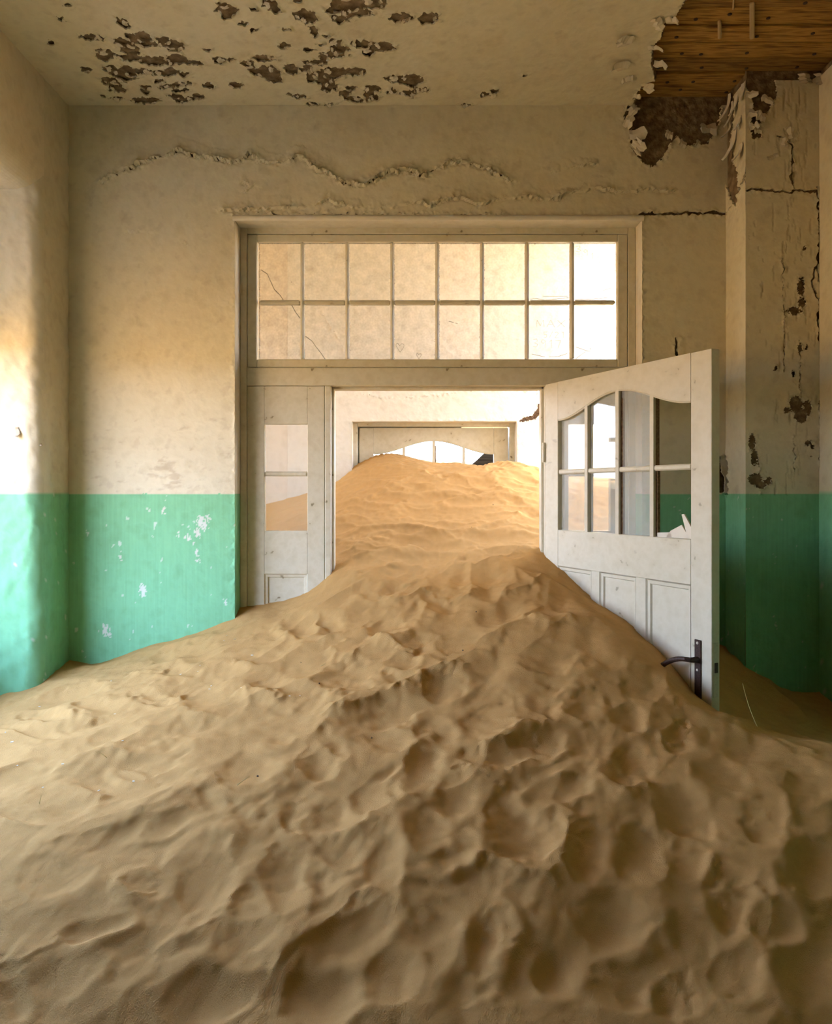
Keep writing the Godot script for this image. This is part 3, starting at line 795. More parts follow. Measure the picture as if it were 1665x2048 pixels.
func make_sand() -> void:
	var x := -2.42
	while x < 2.32:
		sand_x.append(x)
		x += 0.05 if x < -1.75 or x > 1.74 else 0.0064
	var d := -2.05
	while d < 6.0:
		sand_d.append(d)
		d += 0.08 if d < 1.28 else 0.0055 if d < 2.2 else 0.007 if d < 3.6 else 0.010 if d < 5.3 else 0.05
	var w := sand_x.size()
	var rows := sand_d.size()
	sand_h.resize(w * rows)
	sand_e.resize(w * rows)
	# the broad heap, on a coarser net and filled in between
	var step := 0.04
	var gw := int(4.9 / step) + 3
	var gh := int(8.3 / step) + 3
	var coarse := PackedFloat32Array()
	coarse.resize(gw * gh)
	for j in gh:
		for i in gw:
			coarse[j * gw + i] = heap(-2.5 + i * step, -2.15 + j * step)
	# trampled hollows: many small ones first, then those the place shows
	dice.seed = 11
	for k in 60:
		var cx := dice.randf_range(-1.55, 1.65)
		var cd := dice.randf_range(1.3, 3.6)
		var size := dice.randf_range(0.06, 0.14) * (0.8 + 0.25 * (3.6 - cd))
		var turn := dice.randf_range(-0.6, 0.6)
		hollow(cx, cd, Vector2(cos(turn), sin(turn)) * size * 1.3, Vector2(-sin(turn), cos(turn)) * size, size * 0.11, size * 0.06)
	for k in 70:
		var cx := dice.randf_range(-0.9, 1.2)
		var cd := dice.randf_range(3.6, 4.9)
		var size := dice.randf_range(0.06, 0.12)
		var turn := dice.randf_range(-0.4, 0.3)
		hollow(cx, cd, Vector2(cos(turn), sin(turn)) * size * 2.2, Vector2(-sin(turn), cos(turn)) * size, size * 0.14, size * 0.10)
	for b in HOLLOWS:
		hollow(b[0], b[1], Vector2(b[2], b[3]), Vector2(b[4], b[5]), b[6] * 0.6, b[6] * 0.28)
	# loose sand slides: the sharpest steps relax
	for pass_ in 2:
		var e := sand_e.duplicate()
		for j in range(1, rows - 1):
			for i in range(1, w - 1):
				var k := j * w + i
				sand_e[k] = e[k] * 0.5 + (e[k - 1] + e[k + 1] + e[k - w] + e[k + w]) * 0.125
	for b in CRESTS:
		crest(b[1], b[0])
	for j in rows:
		for i in w:
			var k := j * w + i
			x = sand_x[i]
			d = sand_d[j]
			var gx := (x + 2.5) / step
			var gy := (d + 2.15) / step
			var ix := int(gx)
			var iy := int(gy)
			var s := gx - ix
			var t := gy - iy
			var q := iy * gw + ix
			var h := lerpf(lerpf(coarse[q], coarse[q + 1], s), lerpf(coarse[q + gw], coarse[q + gw + 1], s), t)
			var near_wall := minf(absf(x + 1.566), absf(x - 1.70)) if d < 3.46 else 1.0
			near_wall = minf(near_wall, absf(d - 3.5) if x < -0.42 or x > 0.6 else 1.0)
			near_wall = minf(near_wall, Geometry2D.get_closest_point_to_segment(Vector2(x, d), Vector2(0.592, 3.56), Vector2(1.017, 2.664)).distance_to(Vector2(x, d)))
			var e := sand_e[k] * lerpf(0.35, 1.0, smoothstep(0.0, 0.10, near_wall)) * (1.0 - 0.40 * smoothstep(2.6, 1.9, d))
			if d < 3.9:   # furrows that fan out from the doorway
				var fan := atan2(x - 0.1, 4.3 - d)
				var far_off := Vector2(x - 0.1, 4.3 - d).length()
				var fold := 1.0 - absf(broad_noise.get_noise_2d(fan * 1.7 + 0.35 * far_off, far_off * 0.75 + 33.0)) * 2.6
				e += 0.016 * clampf(fold, -0.5, 1.0) * smoothstep(0.0, 0.15, near_wall) * smoothstep(3.9, 3.3, d)
			e += 0.006 * broad_noise.get_noise_2d(x * 2.5, d * 2.5) + 0.0016 * rough_noise.get_noise_2d(x * 2.2, d * 2.2)
			if d > 3.6:   # wind ripples in the passage, rings round the far door
				var fade := smoothstep(3.6, 3.9, d)
				var ph := (d * 7.0 + x * 1.2 + 0.9 * broad_noise.get_noise_2d(x * 1.4, d * 0.8)) * TAU * 0.5
				e += fade * 0.009 * (pow(1.0 - absf(sin(ph)), 1.6) - 0.35) * (0.6 + 0.6 * broad_noise.get_noise_2d(x * 1.5 + 50.0, d * 1.5))
				var r := Vector2((x - 0.12) * 0.8, d - 5.25).length()
				if r < 0.7:
					e += 0.0035 * sin(r * 210.0 + 2.0 * broad_noise.get_noise_2d(x * 3.0, d * 3.0)) * smoothstep(0.7, 0.35, r) * smoothstep(0.05, 0.2, r)
			sand_h[k] = h + e
	var v := PackedVector3Array()
	var n := PackedVector3Array()
	var c := PackedColorArray()
	var idx := PackedInt32Array()
	v.resize(w * rows)
	n.resize(w * rows)
	c.resize(w * rows)
	for j in rows:
		for i in w:
			var k := j * w + i
			v[k] = Vector3(sand_x[i], sand_h[k], -sand_d[j])
			var a := k + (1 if i < w - 1 else 0)
			var b := k - (1 if i > 0 else 0)
			var e := k + (w if j < rows - 1 else 0)
			var f := k - (w if j > 0 else 0)
			var sx := (sand_h[a] - sand_h[b]) / (sand_x[a % w] - sand_x[b % w])
			var sd := (sand_h[e] - sand_h[f]) / (sand_d[e / w] - sand_d[f / w])
			n[k] = Vector3(-sx, 1.0, sd).normalized()
			var t := 1.0 + 0.07 * rough_noise.get_noise_2d(sand_x[i] * 3.0 + 8.0, sand_d[j] * 3.0)
			c[k] = Color(0.54 * t, 0.315 * t, 0.115 * t)
	for j in rows - 1:
		for i in w - 1:
			var mx := sand_x[i]
			var md := sand_d[j]
			if (mx < -1.60 and (md < 1.58 or (md > 3.2 and md < 3.72))) or (mx < -1.93 and md < 3.72) or (mx > 1.74 and md < 3.72) or (md > 5.3 and mx < -1.0) or (md > 5.3 and mx > 1.2):
				continue
			var k := j * w + i
			idx.append_array([k, k + w, k + w + 1, k, k + w + 1, k + 1])
	var arrays := []
	arrays.resize(Mesh.ARRAY_MAX)
	arrays[Mesh.ARRAY_VERTEX] = v
	arrays[Mesh.ARRAY_NORMAL] = n
	arrays[Mesh.ARRAY_COLOR] = c
	arrays[Mesh.ARRAY_INDEX] = idx
	var mesh := ArrayMesh.new()
	mesh.add_surface_from_arrays(Mesh.PRIMITIVE_TRIANGLES, arrays)
	tag(part(self, "sand_ground", mesh, M.sand), "trampled golden desert sand piled through the doorway and across the room", "sand", "stuff")


# ---------------------------------------------------------------- the room
func clear_path(from: Array, add := Vector2.ZERO) -> PackedVector2Array:
	var p := PackedVector2Array()
	for q in from:
		p.append(q + add)
	return p


func paint_coat(g: Coat, x0: float, sx: float, y0: float) -> void:
	for k in g.nx * g.ny:
		if g.f[k] > -g.cell:
			var x := x0 + sx * (k % g.nx) * g.cell
			var y := y0 + (k / g.nx) * g.cell
			g.col[k] = wall_paint(x, y)
			g.lift[k] += 0.0006 * rough_noise.get_noise_2d(x, y) + 0.0022 * broad_noise.get_noise_2d(x * 0.7, y * 0.7)


func make_back_wall() -> void:
	var wall := base("wall_back", Vector3.ZERO, "back wall with cream over green paint, torn plaster and a wide doorway", "wall", "structure")
	part(wall, "masonry", boxes([[Vector3(-1.95, 0, -3.74), Vector3(-0.823, 3.43, -3.472)], [Vector3(1.018, 0, -3.74), Vector3(1.70, 3.43, -3.472)], [Vector3(-0.823, 2.857, -3.74), Vector3(1.018, 3.43, -3.472)]], 0.0), M.bare)
	var o := Vector2(-1.575, 0.6)
	var g := Coat.new(Vector3(o.x, o.y, -3.46), Vector3.RIGHT, Vector3.UP, Vector3.BACK, 2.975, 2.75, 0.005)
	g.bare_rect(Vector2(-0.818, -1.0) - o * Vector2(1, 0), Vector2(1.013 - o.x, 2.853 - o.y))
	paint_coat(g, o.x, 1.0, o.y)
	# white nicks in the green paint
	for s in [[-1.40, 0.99, 0.018], [-1.385, 0.975, 0.012], [-1.235, 1.175, 0.018], [-1.23, 1.16, 0.012], [-0.97, 1.48, 0.02], [-0.955, 1.46, 0.016], [-0.985, 1.43, 0.016], [-1.03, 1.41, 0.012], [-0.94, 1.49, 0.012], [-0.99, 1.34, 0.008], [-0.985, 1.30, 0.006], [-1.01, 1.38, 0.007], [-1.14, 1.53, 0.008], [-1.07, 1.42, 0.007], [-0.86, 1.12, 0.006], [-1.33, 1.32, 0.006]]:
		for j in range(int((s[1] - o.y - 0.04) / 0.005), int((s[1] - o.y + 0.04) / 0.005)):
			for i in range(int((s[0] - o.x - 0.04) / 0.005), int((s[0] - o.x + 0.04) / 0.005)):
				var q := Vector2(o.x + i * 0.005 - s[0], (o.y + j * 0.005 - s[1]) * 0.6)
				if q.length() + 0.02 * crumb_noise.get_noise_2d(i * 0.03, j * 0.02) < s[2] * 0.75:
					g.col[j * g.nx + i] = Color(0.62, 0.64, 0.55)
	# scuffed, sandy stain above the paint line
	for j in range(int((1.62 - o.y) / 0.005), int((1.95 - o.y) / 0.005)):
		for i in range(int((-1.5 - o.x) / 0.005), int((-0.83 - o.x) / 0.005)):
			var x := o.x + i * 0.005
			var y := o.y + j * 0.005
			var t := crumb_noise.get_noise_2d(x * 0.7 + 3.0, y * 1.6) + 0.5 * rough_noise.get_noise_2d(x, y * 2.0) + 0.5 * exp(-(pow(x + 1.12, 2.0) + pow((y - 1.70) * 1.6, 2.0)) / 0.012)
			if t > 0.38:
				g.col[j * g.nx + i] = g.col[j * g.nx + i].lerp(Color(0.45, 0.35, 0.23), clampf((t - 0.38) * 1.6, 0, 0.6))
			g.lift[j * g.nx + i] += 0.0025 * maxf(t, 0.0)
	g.fold(clear_path(FOLD_HIGH, -o), 0.030, crumb_noise)
	g.crack(clear_path(FOLD_HIGH, -o), 0.0016, crumb_noise)
	g.fold(clear_path(FOLD_LOW, -o), 0.022, crumb_noise)
	g.fold(clear_path([Vector2(-0.775, 3.005), Vector2(-0.74, 2.985), Vector2(-0.765, 2.965)], -o), 0.016, crumb_noise)
	g.fold(clear_path([Vector2(0.6, 3.05), Vector2(0.72, 3.075), Vector2(0.80, 3.085)], -o), 0.010, crumb_noise)
	g.fold(clear_path([Vector2(-1.30, 2.78), Vector2(-1.2, 2.785), Vector2(-1.1, 2.765), Vector2(-1.03, 2.72)], -o), 0.004, crumb_noise)
	g.bare_outline(clear_path(WALL_BARE, -o), crumb_noise, 0.02)
	g.bare_outline(clear_path([Vector2(1.355, 1.61), Vector2(1.352, 1.75), Vector2(1.362, 1.78), Vector2(1.37, 1.70), Vector2(1.385, 1.68), Vector2(1.385, 1.61)], -o), crumb_noise, 0.006)
	g.crack(clear_path(CRACK_WALL, -o), 0.0062, rough_noise)
	g.crack(clear_path([Vector2(1.168, 2.305), Vector2(1.172, 2.27), Vector2(1.166, 2.25), Vector2(1.172, 2.22), Vector2(1.168, 2.17)], -o), 0.006, rough_noise)
	g.crack(clear_path([Vector2(-0.72, 2.865), Vector2(-0.5, 2.862), Vector2(0.1, 2.866), Vector2(0.4, 2.861)], -o), 0.0012, rough_noise)
	g.curl(0.014, 0.009, crumb_noise)
	part(wall, "plaster", g.commit(0.01), M.plaster)
	dice.seed = 5
	for q in [[1262, 215, 0.05, 0.05, 1.0], [1252, 240, 0.06, 0.05, 1.2], [1262, 268, 0.05, 0.08, 0.6], [1270, 300, 0.07, 0.06, 1.2], [1372, 290, 0.03, 0.04, 0.9], [1400, 287, 0.04, 0.03, 1.1], [1432, 255, 0.05, 0.09, 0.8], [1345, 270, 0.04, 0.04, 0.7]]:
		var at := Vector3((q[0] - 834) * 3.45 / 1540, 1.61 + (985 - q[1]) * 3.45 / 1540, -3.456)
		flake(wall, at, Vector3(1310, 265, 0).direction_to(Vector3(q[0], q[1], 0)) * Vector3(-1, 1, 0), Vector3.BACK, q[2], q[3], q[4], Color(0.95, 0.95, 0.95))
	# rounded plaster edge of the opening
	for e in [[-0.818, 1.0], [1.013, -1.0]]:
		var s := Shape.new()
		for k in 8:
			var a := PI * 0.5 * k / 8.0
			var b := PI * 0.5 * (k + 1) / 8.0
			var r := 0.016
			var pa := Vector2(e[0] + e[1] * (-r + r * sin(a)), -3.46 - r + r * cos(a))
			var pb := Vector2(e[0] + e[1] * (-r + r * sin(b)), -3.46 - r + r * cos(b))
			for seg in [[0.3, 1.604, false], [1.604, 2.853, true]]:
				s.tint = Color(0.70, 0.63, 0.50) if seg[2] else Color(0.205, 0.50, 0.265)
				s.quad(Vector3(pa.x, seg[0], pa.y), Vector3(pb.x, seg[0], pb.y), Vector3(pb.x, seg[1], pb.y), Vector3(pa.x, seg[1], pa.y), Vector3(e[1] * sin(a), 0, cos(a)))
		for seg in [[0.3, 1.604, false], [1.604, 2.853, true]]:
			s.tint = Color(0.70, 0.63, 0.50) if seg[2] else Color(0.205, 0.50, 0.265)
			s.quad(Vector3(e[0], seg[0], -3.476), Vector3(e[0], seg[0], -3.70), Vector3(e[0], seg[1], -3.70), Vector3(e[0], seg[1], -3.476), Vector3(e[1], 0, 0))
			s.quad(Vector3(e[0] - e[1] * 0.016, seg[0], -3.462), Vector3(e[0] - e[1] * 0.016, seg[0], -3.475), Vector3(e[0], seg[1], -3.475), Vector3(e[0] - e[1] * 0.016, seg[1], -3.462), Vector3(e[1], 0, 1))
		part(wall, "reveal", s.commit(), M.plaster)
	var s := Shape.new()
	s.tint = Color(0.72, 0.66, 0.54)
	var rod := []
	var size := []
	for k in 50:
		rod.append(Vector3(lerpf(-0.826, 1.018, k / 49.0), 2.842 + 0.0015 * rough_noise.get_noise_2d(k * 0.3, 1.0), -3.458))
		size.append(0.0135 + 0.001 * rough_noise.get_noise_2d(k * 0.7, 4.0))
	s.tube(rod, size, 14)
	s.box(Vector3(-0.818, 2.834, -3.70), Vector3(1.013, 2.853, -3.466), 0.002)
	part(wall, "plaster_bead", s.commit(), M.plaster)


func make_pier() -> void:
	var pier := base("trim_1", Vector3.ZERO, "wall pier right of the doorway with peeling cream paint over dark green", "pier", "structure")
	part(pier, "masonry", bar(1.397, 1.72, 0, 3.43, -3.47, -3.258, 0.0), M.bare)
	var o := Vector2(1.389, 0.55)
	var g := Coat.new(Vector3(o.x, o.y, -3.25), Vector3.RIGHT, Vector3.UP, Vector3.BACK, 0.312, 2.8, 0.004)
	paint_coat(g, o.x + 7.0, 1.0, o.y)
	for k in g.nx * g.ny:   # dirt streaks run down the worn middle
		var x := (k % g.nx) * g.cell
		var y := (k / g.nx) * g.cell + o.y
		var band := exp(-pow((x - 0.20) / 0.055, 2.0))
		var t := crumb_noise.get_noise_2d(x * 2.0, y * 0.22) + 0.7 * rough_noise.get_noise_2d(x * 6.0, y * 1.0)
		if y > 1.6 and t > 0.60 - 0.36 * band:
			g.col[k] = g.col[k].lerp(Color(0.30, 0.22, 0.12), clampf((t - 0.60 + 0.36 * band) * 1.8, 0, 0.7))
			g.lift[k] -= 0.002
	g.bare_outline(clear_path(PIER_BARE, -o), crumb_noise, 0.012)
	for b in PIER_SPOTS:
		g.bare_blob(Vector2(b[0], b[1]) - o, Vector2(b[2], b[3]), crumb_noise, 0.016)
	g.crack(clear_path(CRACK_PIER, -o), 0.0052, rough_noise)
	g.crack(clear_path(CRACK_PIER_UP, -o), 0.0045, rough_noise)
	for c in [[0.152, 2.62, 2.42], [0.158, 2.40, 2.12], [0.225, 2.25, 2.02], [0.20, 1.85, 1.70], [0.31, 2.0, 1.7], [0.055, 1.74, 1.60], [0.304, 2.9, 2.5]]:
		g.crack(PackedVector2Array([Vector2(c[0], c[1] - o.y), Vector2(c[0] + 0.006, (c[1] + c[2]) * 0.5 - o.y), Vector2(c[0] + 0.002, c[2] - o.y)]), 0.0022, rough_noise)
	g.curl(0.008, 0.008, crumb_noise)
	part(pier, "plaster", g.commit(0.008), M.plaster)
	var h := Coat.new(Vector3(1.389, o.y, -3.462), Vector3.BACK, Vector3.UP, Vector3.LEFT, 0.212, 2.8, 0.004)
	paint_coat(h, 20.0, 1.0, o.y)
	h.bare_outline(PackedVector2Array([Vector2(-0.05, 2.85), Vector2(0.09, 2.85), Vector2(0.10, 2.72), Vector2(0.06, 2.60), Vector2(0.10, 2.50), Vector2(0.15, 2.42), Vector2(0.12, 2.30), Vector2(0.05, 2.36), Vector2(0.0, 2.45), Vector2(-0.05, 2.6)]), crumb_noise, 0.012)
	h.crack(PackedVector2Array([Vector2(0.0, 2.415), Vector2(0.06, 2.45), Vector2(0.10, 2.52), Vector2(0.15, 2.545), Vector2(0.215, 2.565)]) if false else PackedVector2Array([Vector2(0.0, 2.31), Vector2(0.05, 2.31), Vector2(0.11, 2.345), Vector2(0.16, 2.37), Vector2(0.215, 2.40)]), 0.0056, rough_noise)
	h.bare_outline(PackedVector2Array([Vector2(-0.02, 1.05), Vector2(0.03, 1.05), Vector2(0.035, 1.15), Vector2(0.02, 1.22), Vector2(-0.02, 1.24)]), crumb_noise, 0.006)
	h.curl(0.012, 0.014, crumb_noise)
	part(pier, "plaster", h.commit(0.008), M.plaster)
	dice.seed = 17
	# long torn flakes hanging on the corner of the pier
	for q in [[1445, 190, 0.035, 0.13, 0.9, 0.05], [1462, 205, 0.03, 0.12, 0.7, 0.08], [1478, 195, 0.035, 0.10, 0.9, 0.12], [1450, 245, 0.03, 0.09, 1.3, 0.06], [1470, 262, 0.05, 0.14, 0.8, 0.10], [1485, 235, 0.03, 0.07, 1.0, 0.16], [1482, 290, 0.04, 0.09, 1.2, 0.17], [1488, 170, 0.04, 0.08, 0.5, 0.19]]:
		var z: float = -3.46 + q[5]
		flake(pier, Vector3(1.386, 1.61 + (985 - q[1]) * -z / 1540, z), Vector3(0, -1, dice.randf_range(-0.25, 0.25)), Vector3.LEFT, q[2], q[3], q[4], Color(1, 1, 1))
	for q in [[1495, 190, 0.03, 0.05, 0.7, 1, 0], [1500, 225, 0.035, 0.05, 0.6, 1, -0.3], [1502, 255, 0.03, 0.04, 0.8, 1, 0.2], [1545, 205, 0.03, 0.06, 0.5, -1, 0.4], [1530, 235, 0.04, 0.05, 0.7, -1, 0.2], [1522, 262, 0.03, 0.04, 0.8, -1, 0], [1555, 310, 0.02, 0.075, 1.0, -1, -0.5], [1610, 150, 0.05, 0.06, 0.9, 0, -1], [1640, 150, 0.06, 0.07, 1.0, 0, -1], [1585, 275, 0.03, 0.05, 0.7, -0.3, 1], [1570, 292, 0.025, 0.04, 0.6, 0, 1]]:
		flake(pier, Vector3((q[0] - 834) * 3.247 / 1540, 1.61 + (985 - q[1]) * 3.247 / 1540, -3.247), Vector3(q[5], q[6], 0), Vector3.BACK, q[2], q[3], q[4], Color(1, 1, 1))


func make_side_walls() -> void:
	# left wall: solid beyond the window recess, the recess jamb rounded over
	var wall := base("wall_left", Vector3.ZERO, "left wall, cream over green, with a deep rounded window recess", "wall", "structure")
	var plan := PackedVector2Array([Vector2(-1.566, -3.47), Vector2(-1.566, -3.235)])
	for k in 9:
		var a := PI * 0.5 * k / 8.0
		plan.append(Vector2(-1.566 - 0.055 + 0.055 * cos(a), -3.235 + 0.055 * sin(a)))
	plan.append(Vector2(-1.99, -3.18))
	part(wall, "plaster", plan_face(plan, Vector2(0, -2.0), 0.4, 3.43, 0.006), M.plaster)
	part(wall, "masonry", boxes([[Vector3(-1.99, 0, -3.76), Vector3(-1.60, 3.43, -3.22)], [Vector3(-1.99, 1.604, -1.62), Vector3(-1.566, 3.43, 2.1)], [Vector3(-1.99, 2.80, -3.22), Vector3(-1.86, 3.43, -1.62)], [Vector3(-1.99, 0.9, -3.22), Vector3(-1.86, 2.82, -3.08)]], 0.0, Color(0.70, 0.615, 0.475)), M.plaster)
	part(wall, "green_dado", boxes([[Vector3(-1.99, 0, -1.62), Vector3(-1.566, 1.604, 2.1)], [Vector3(-1.99, 0, -3.22), Vector3(-1.86, 1.0, -1.62)]], 0.0, Color(0.205, 0.50, 0.265)), M.plaster)
	var head := Shape.new()
	head.tint = Color(0.70, 0.60, 0.43)
	var outline := PackedVector2Array([Vector2(-1.566, 3.43), Vector2(-1.87, 3.43), Vector2(-1.87, 2.863)])
	for k in 13:
		var a := PI * 0.5 * k / 12.0
		outline.append(Vector2(-1.566 - 0.09 + 0.09 * sin(a), 2.863 + 0.09 - 0.09 * cos(a)))
	head.prism(outline, -3.235, -1.62)
	part(wall, "header", head.commit(), M.plaster)
	# a knock out of the plaster
	dice.seed = 3
	flake(wall, Vector3(-1.655, 1.875, -3.177), Vector3(0.2, -1, 0), Vector3.BACK, 0.025, 0.05, 0.9, Color(0.8, 0.72, 0.62))
	flake(wall, Vector3(-1.575, 1.82, -3.215), Vector3(0.2, -1, 0), Vector3(0.7, 0, 0.7), 0.015, 0.025, 0.9, Color(0.8, 0.72, 0.62))
	var win := base("window_1", Vector3.ZERO, "white timber window frame in the recess of the left wall", "window", "structure")
	for b in [["stile", -3.08, -3.04, 1.0, 2.80], ["stile", -1.66, -1.62, 1.0, 2.80], ["rail", -3.08, -1.62, 1.0, 1.05], ["rail", -3.08, -1.62, 2.76, 2.80], ["rail", -3.08, -1.62, 2.22, 2.34]]:
		part(win, b[0], bar(-1.97, -1.91, b[3], b[4], b[1], b[2]), M.paint)
	for k in 2:
		part(win, "pane", bar(-1.945, -1.94, 2.33, 2.77, -3.05 + 0.70 * k, -3.05 + 0.70 * (k + 1), 0.001), M.frost, "sand-blasted milky pane of the fanlight")
	var right := base("wall_right", Vector3.ZERO, "right wall of cracked cream plaster beside the pier", "wall", "structure")
	part(right, "masonry", bar(1.712, 1.95, 0, 3.43, -3.76, 2.1, 0.0), M.bare)
	var g := Coat.new(Vector3(1.70, 0.5, -3.25), Vector3.BACK, Vector3.UP, Vector3.LEFT, 5.3, 2.85, 0.02)
	paint_coat(g, 30.0, 1.0, 0.5)
	part(right, "plaster", g.commit(0.01), M.plaster)
	var rear := base("wall_rear", Vector3.ZERO, "plain cream rear wall behind the viewer", "wall", "structure")
	part(rear, "plaster", boxes([[Vector3(-1.99, 1.604, 2.0), Vector3(1.95, 3.43, 2.2)]], 0.0, Color(0.66, 0.58, 0.45)), M.plaster)
	part(rear, "green_dado", boxes([[Vector3(-1.99, 0, 2.0), Vector3(1.95, 1.604, 2.2)]], 0.0, Color(0.205, 0.50, 0.265)), M.plaster)
	var floor_ := base("floor", Vector3.ZERO, "bare floor buried under the sand", "floor", "structure")
	part(floor_, "slab", bar(-2.4, 2.3, -0.2, 0.0, -5.3, 2.2, 0.0), M.bare)


func make_ceiling() -> void:
	var top := base("ceiling", Vector3.ZERO, "cream ceiling with flaking paint and a torn corner baring brown boards", "ceiling", "structure")
	var hole := PackedVector2Array([Vector2(1.80, 3.50), Vector2(1.80, 2.15), Vector2(1.20, 2.15), Vector2(1.05, 2.45)])
	hole.append_array(clear_path(CEILING_HOLE))
	hole.append(Vector2(0.968, 3.50))
	var s := Shape.new()
	s.tint = Color(1, 1, 1)
	var lath := PackedVector2Array([Vector2(-1.6, 3.48), Vector2(-1.6, 2.1), Vector2(1.20, 2.1), Vector2(1.06, 2.45)])
	for q in CEILING_HOLE:
		lath.append(q + Vector2(0.008, 0.0))
	lath.append(Vector2(0.975, 3.48))
	s.place = Transform3D(Basis(Vector3.RIGHT, Vector3.FORWARD, Vector3.UP), Vector3.ZERO)
	s.prism(lath, 3.356, 3.378)
	part(top, "lath", s.commit(), M.bare)
	part(top, "plaster_rear", boxes([[Vector3(-1.6, 3.35, -2.12), Vector3(1.75, 3.378, 2.05)]], 0.0, Color(0.70, 0.62, 0.49)), M.plaster)
	var o := Vector2(-1.58, 2.10)
	var g := Coat.new(Vector3(o.x, 3.35, -o.y), Vector3.RIGHT, Vector3.FORWARD, Vector3.DOWN, 3.30, 1.37, 0.005)
	var jag := noise(0.36, 61, 4)
	for k in g.nx * g.ny:
		var x := (k % g.nx) * g.cell + o.x
		var y := (k / g.nx) * g.cell + o.y
		g.col[k] = cream(x + 3.0, y + 9.0)
		g.lift[k] = 0.0012 * rough_noise.get_noise_2d(x, y) + 0.0022 * broad_noise.get_noise_2d(x * 0.7, y * 0.7)
	for b in CEILING_BARE:
		g.bare_blob(Vector2(b[0], b[1]) - o, Vector2(b[2] + 0.006, b[3] + 0.004) * 1.12, jag, 0.018)
	g.bare_outline(clear_path(Array(hole), -o), crumb_noise, 0.012)
	g.curl(0.010, 0.012, crumb_noise)
	part(top, "plaster", g.commit(0.006), M.plaster)
	dice.seed = 23
	for b in CEILING_BARE:
		if b[2] < 0.012:
			continue
		for k in (2 if b[2] > 0.03 else 1):
			var a := dice.randf() * TAU
			var edge := Vector2(cos(a) * b[2], sin(a) * b[3])
			flake(top, Vector3(b[0] + edge.x, 3.347, -(b[1] + edge.y)), Vector3(-edge.x, 0, edge.y), Vector3.DOWN, dice.randf_range(0.012, 0.035), dice.randf_range(0.012, 0.03), dice.randf_range(0.6, 1.5), Color(0.92, 0.9, 0.86))
	for q in [[1262, 80, 0.07, 0.07, 0.5, -1, 0.3], [1255, 130, 0.07, 0.08, 0.6, -1, 0.2], [1312, 35, 0.04, 0.06, 0.9, 0.5, -0.6], [1335, 40, 0.05, 0.05, 0.8, 0.6, 0.3], [1300, 95, 0.04, 0.07, 1.1, 0.5, 0.3], [1310, 125, 0.05, 0.06, 0.9, 0.6, 0.1], [1290, 170, 0.05, 0.05, 0.9, 0.7, -0.3], [1268, 190, 0.05, 0.04, 0.9, 0.7, 0.2], [1265, 155, 0.05, 0.05, 0.5, -1, -0.3], [985, 185, 0.03, 0.03, 0.8, 0.3, -1]]:
		var dd: float = 1.74 * 1540.0 / (985.0 - q[1])
		flake(top, Vector3((q[0] - 834.0) * dd / 1540.0, 3.346, -dd), Vector3(q[5], 0, q[6]), Vector3.DOWN, q[2], q[3], q[4], Color(0.97, 0.96, 0.93))
	# boards above the torn corner, nailed and uneven
	dice.seed = 31
	var d := 2.06
	while d < 3.42:
		var wide := dice.randf_range(0.098, 0.118)
		var drop := dice.randf_range(-0.004, 0.012)
		var far := d + wide - 0.012 if d + wide < 3.42 else 3.475
		var tone := dice.randf_range(0.65, 1.25)
		var p := part(top, "plank", boxes([[Vector3(0.70, 3.386 + drop, -far), Vector3(1.72, 3.410 + drop, -d)]], 0.003, Color(0.40 * tone, 0.225 * tone, 0.055 * tone)), M.wood)
		for x in [0.92, 1.06, 1.20, 1.36, 1.58]:
			if dice.randf() < 0.15:
				continue
			var at := Vector3(x + dice.randf_range(-0.05, 0.05), 3.386 + drop, -(d + wide * dice.randf_range(0.3, 0.65)))
			var q := Shape.new()
			q.tube([at + Vector3(0, 0.004, 0), at - Vector3(0, 0.0025, 0), at - Vector3(0, 0.004, 0)], [0.008, 0.008, 0.005], 8)
			part(p, "nail", q.commit(), M.nail)
		d += wide
	# ridges of plaster left where the laths were
	for q in [[1.140, 2.897, 1.181, 3.0, 0.014], [1.213, 2.783, 1.307, 3.0, 0.018], [1.13, 2.74, 1.16, 2.82, 0.007]]:
		var ridge := Shape.new()
		ridge.tint = Color(0.50, 0.37, 0.20)
		var run := Vector3(q[2] - q[0], 0, q[1] - q[3])
		ridge.place = Transform3D(Basis(Vector3.UP, atan2(run.x, run.z)), Vector3(q[0] + run.x * 0.5, 3.382, -q[1] + run.z * 0.5))
		ridge.box(Vector3(-q[4] * 0.5, -0.008, -run.length() * 0.5), Vector3(q[4] * 0.5, 0.008, run.length() * 0.5), 0.004)
		part(top, "plaster_ridge", ridge.commit(), M.plaster)
	var roof := base("roof", Vector3.ZERO, "roof deck closing the room from above", "roof", "structure")
	part(roof, "deck", boxes([[Vector3(-2.7, 3.43, -5.35), Vector3(1.4, 3.6, -3.74)], [Vector3(-2.7, 3.43, -3.74), Vector3(2.6, 3.6, 2.25)]], 0.0), M.bare)


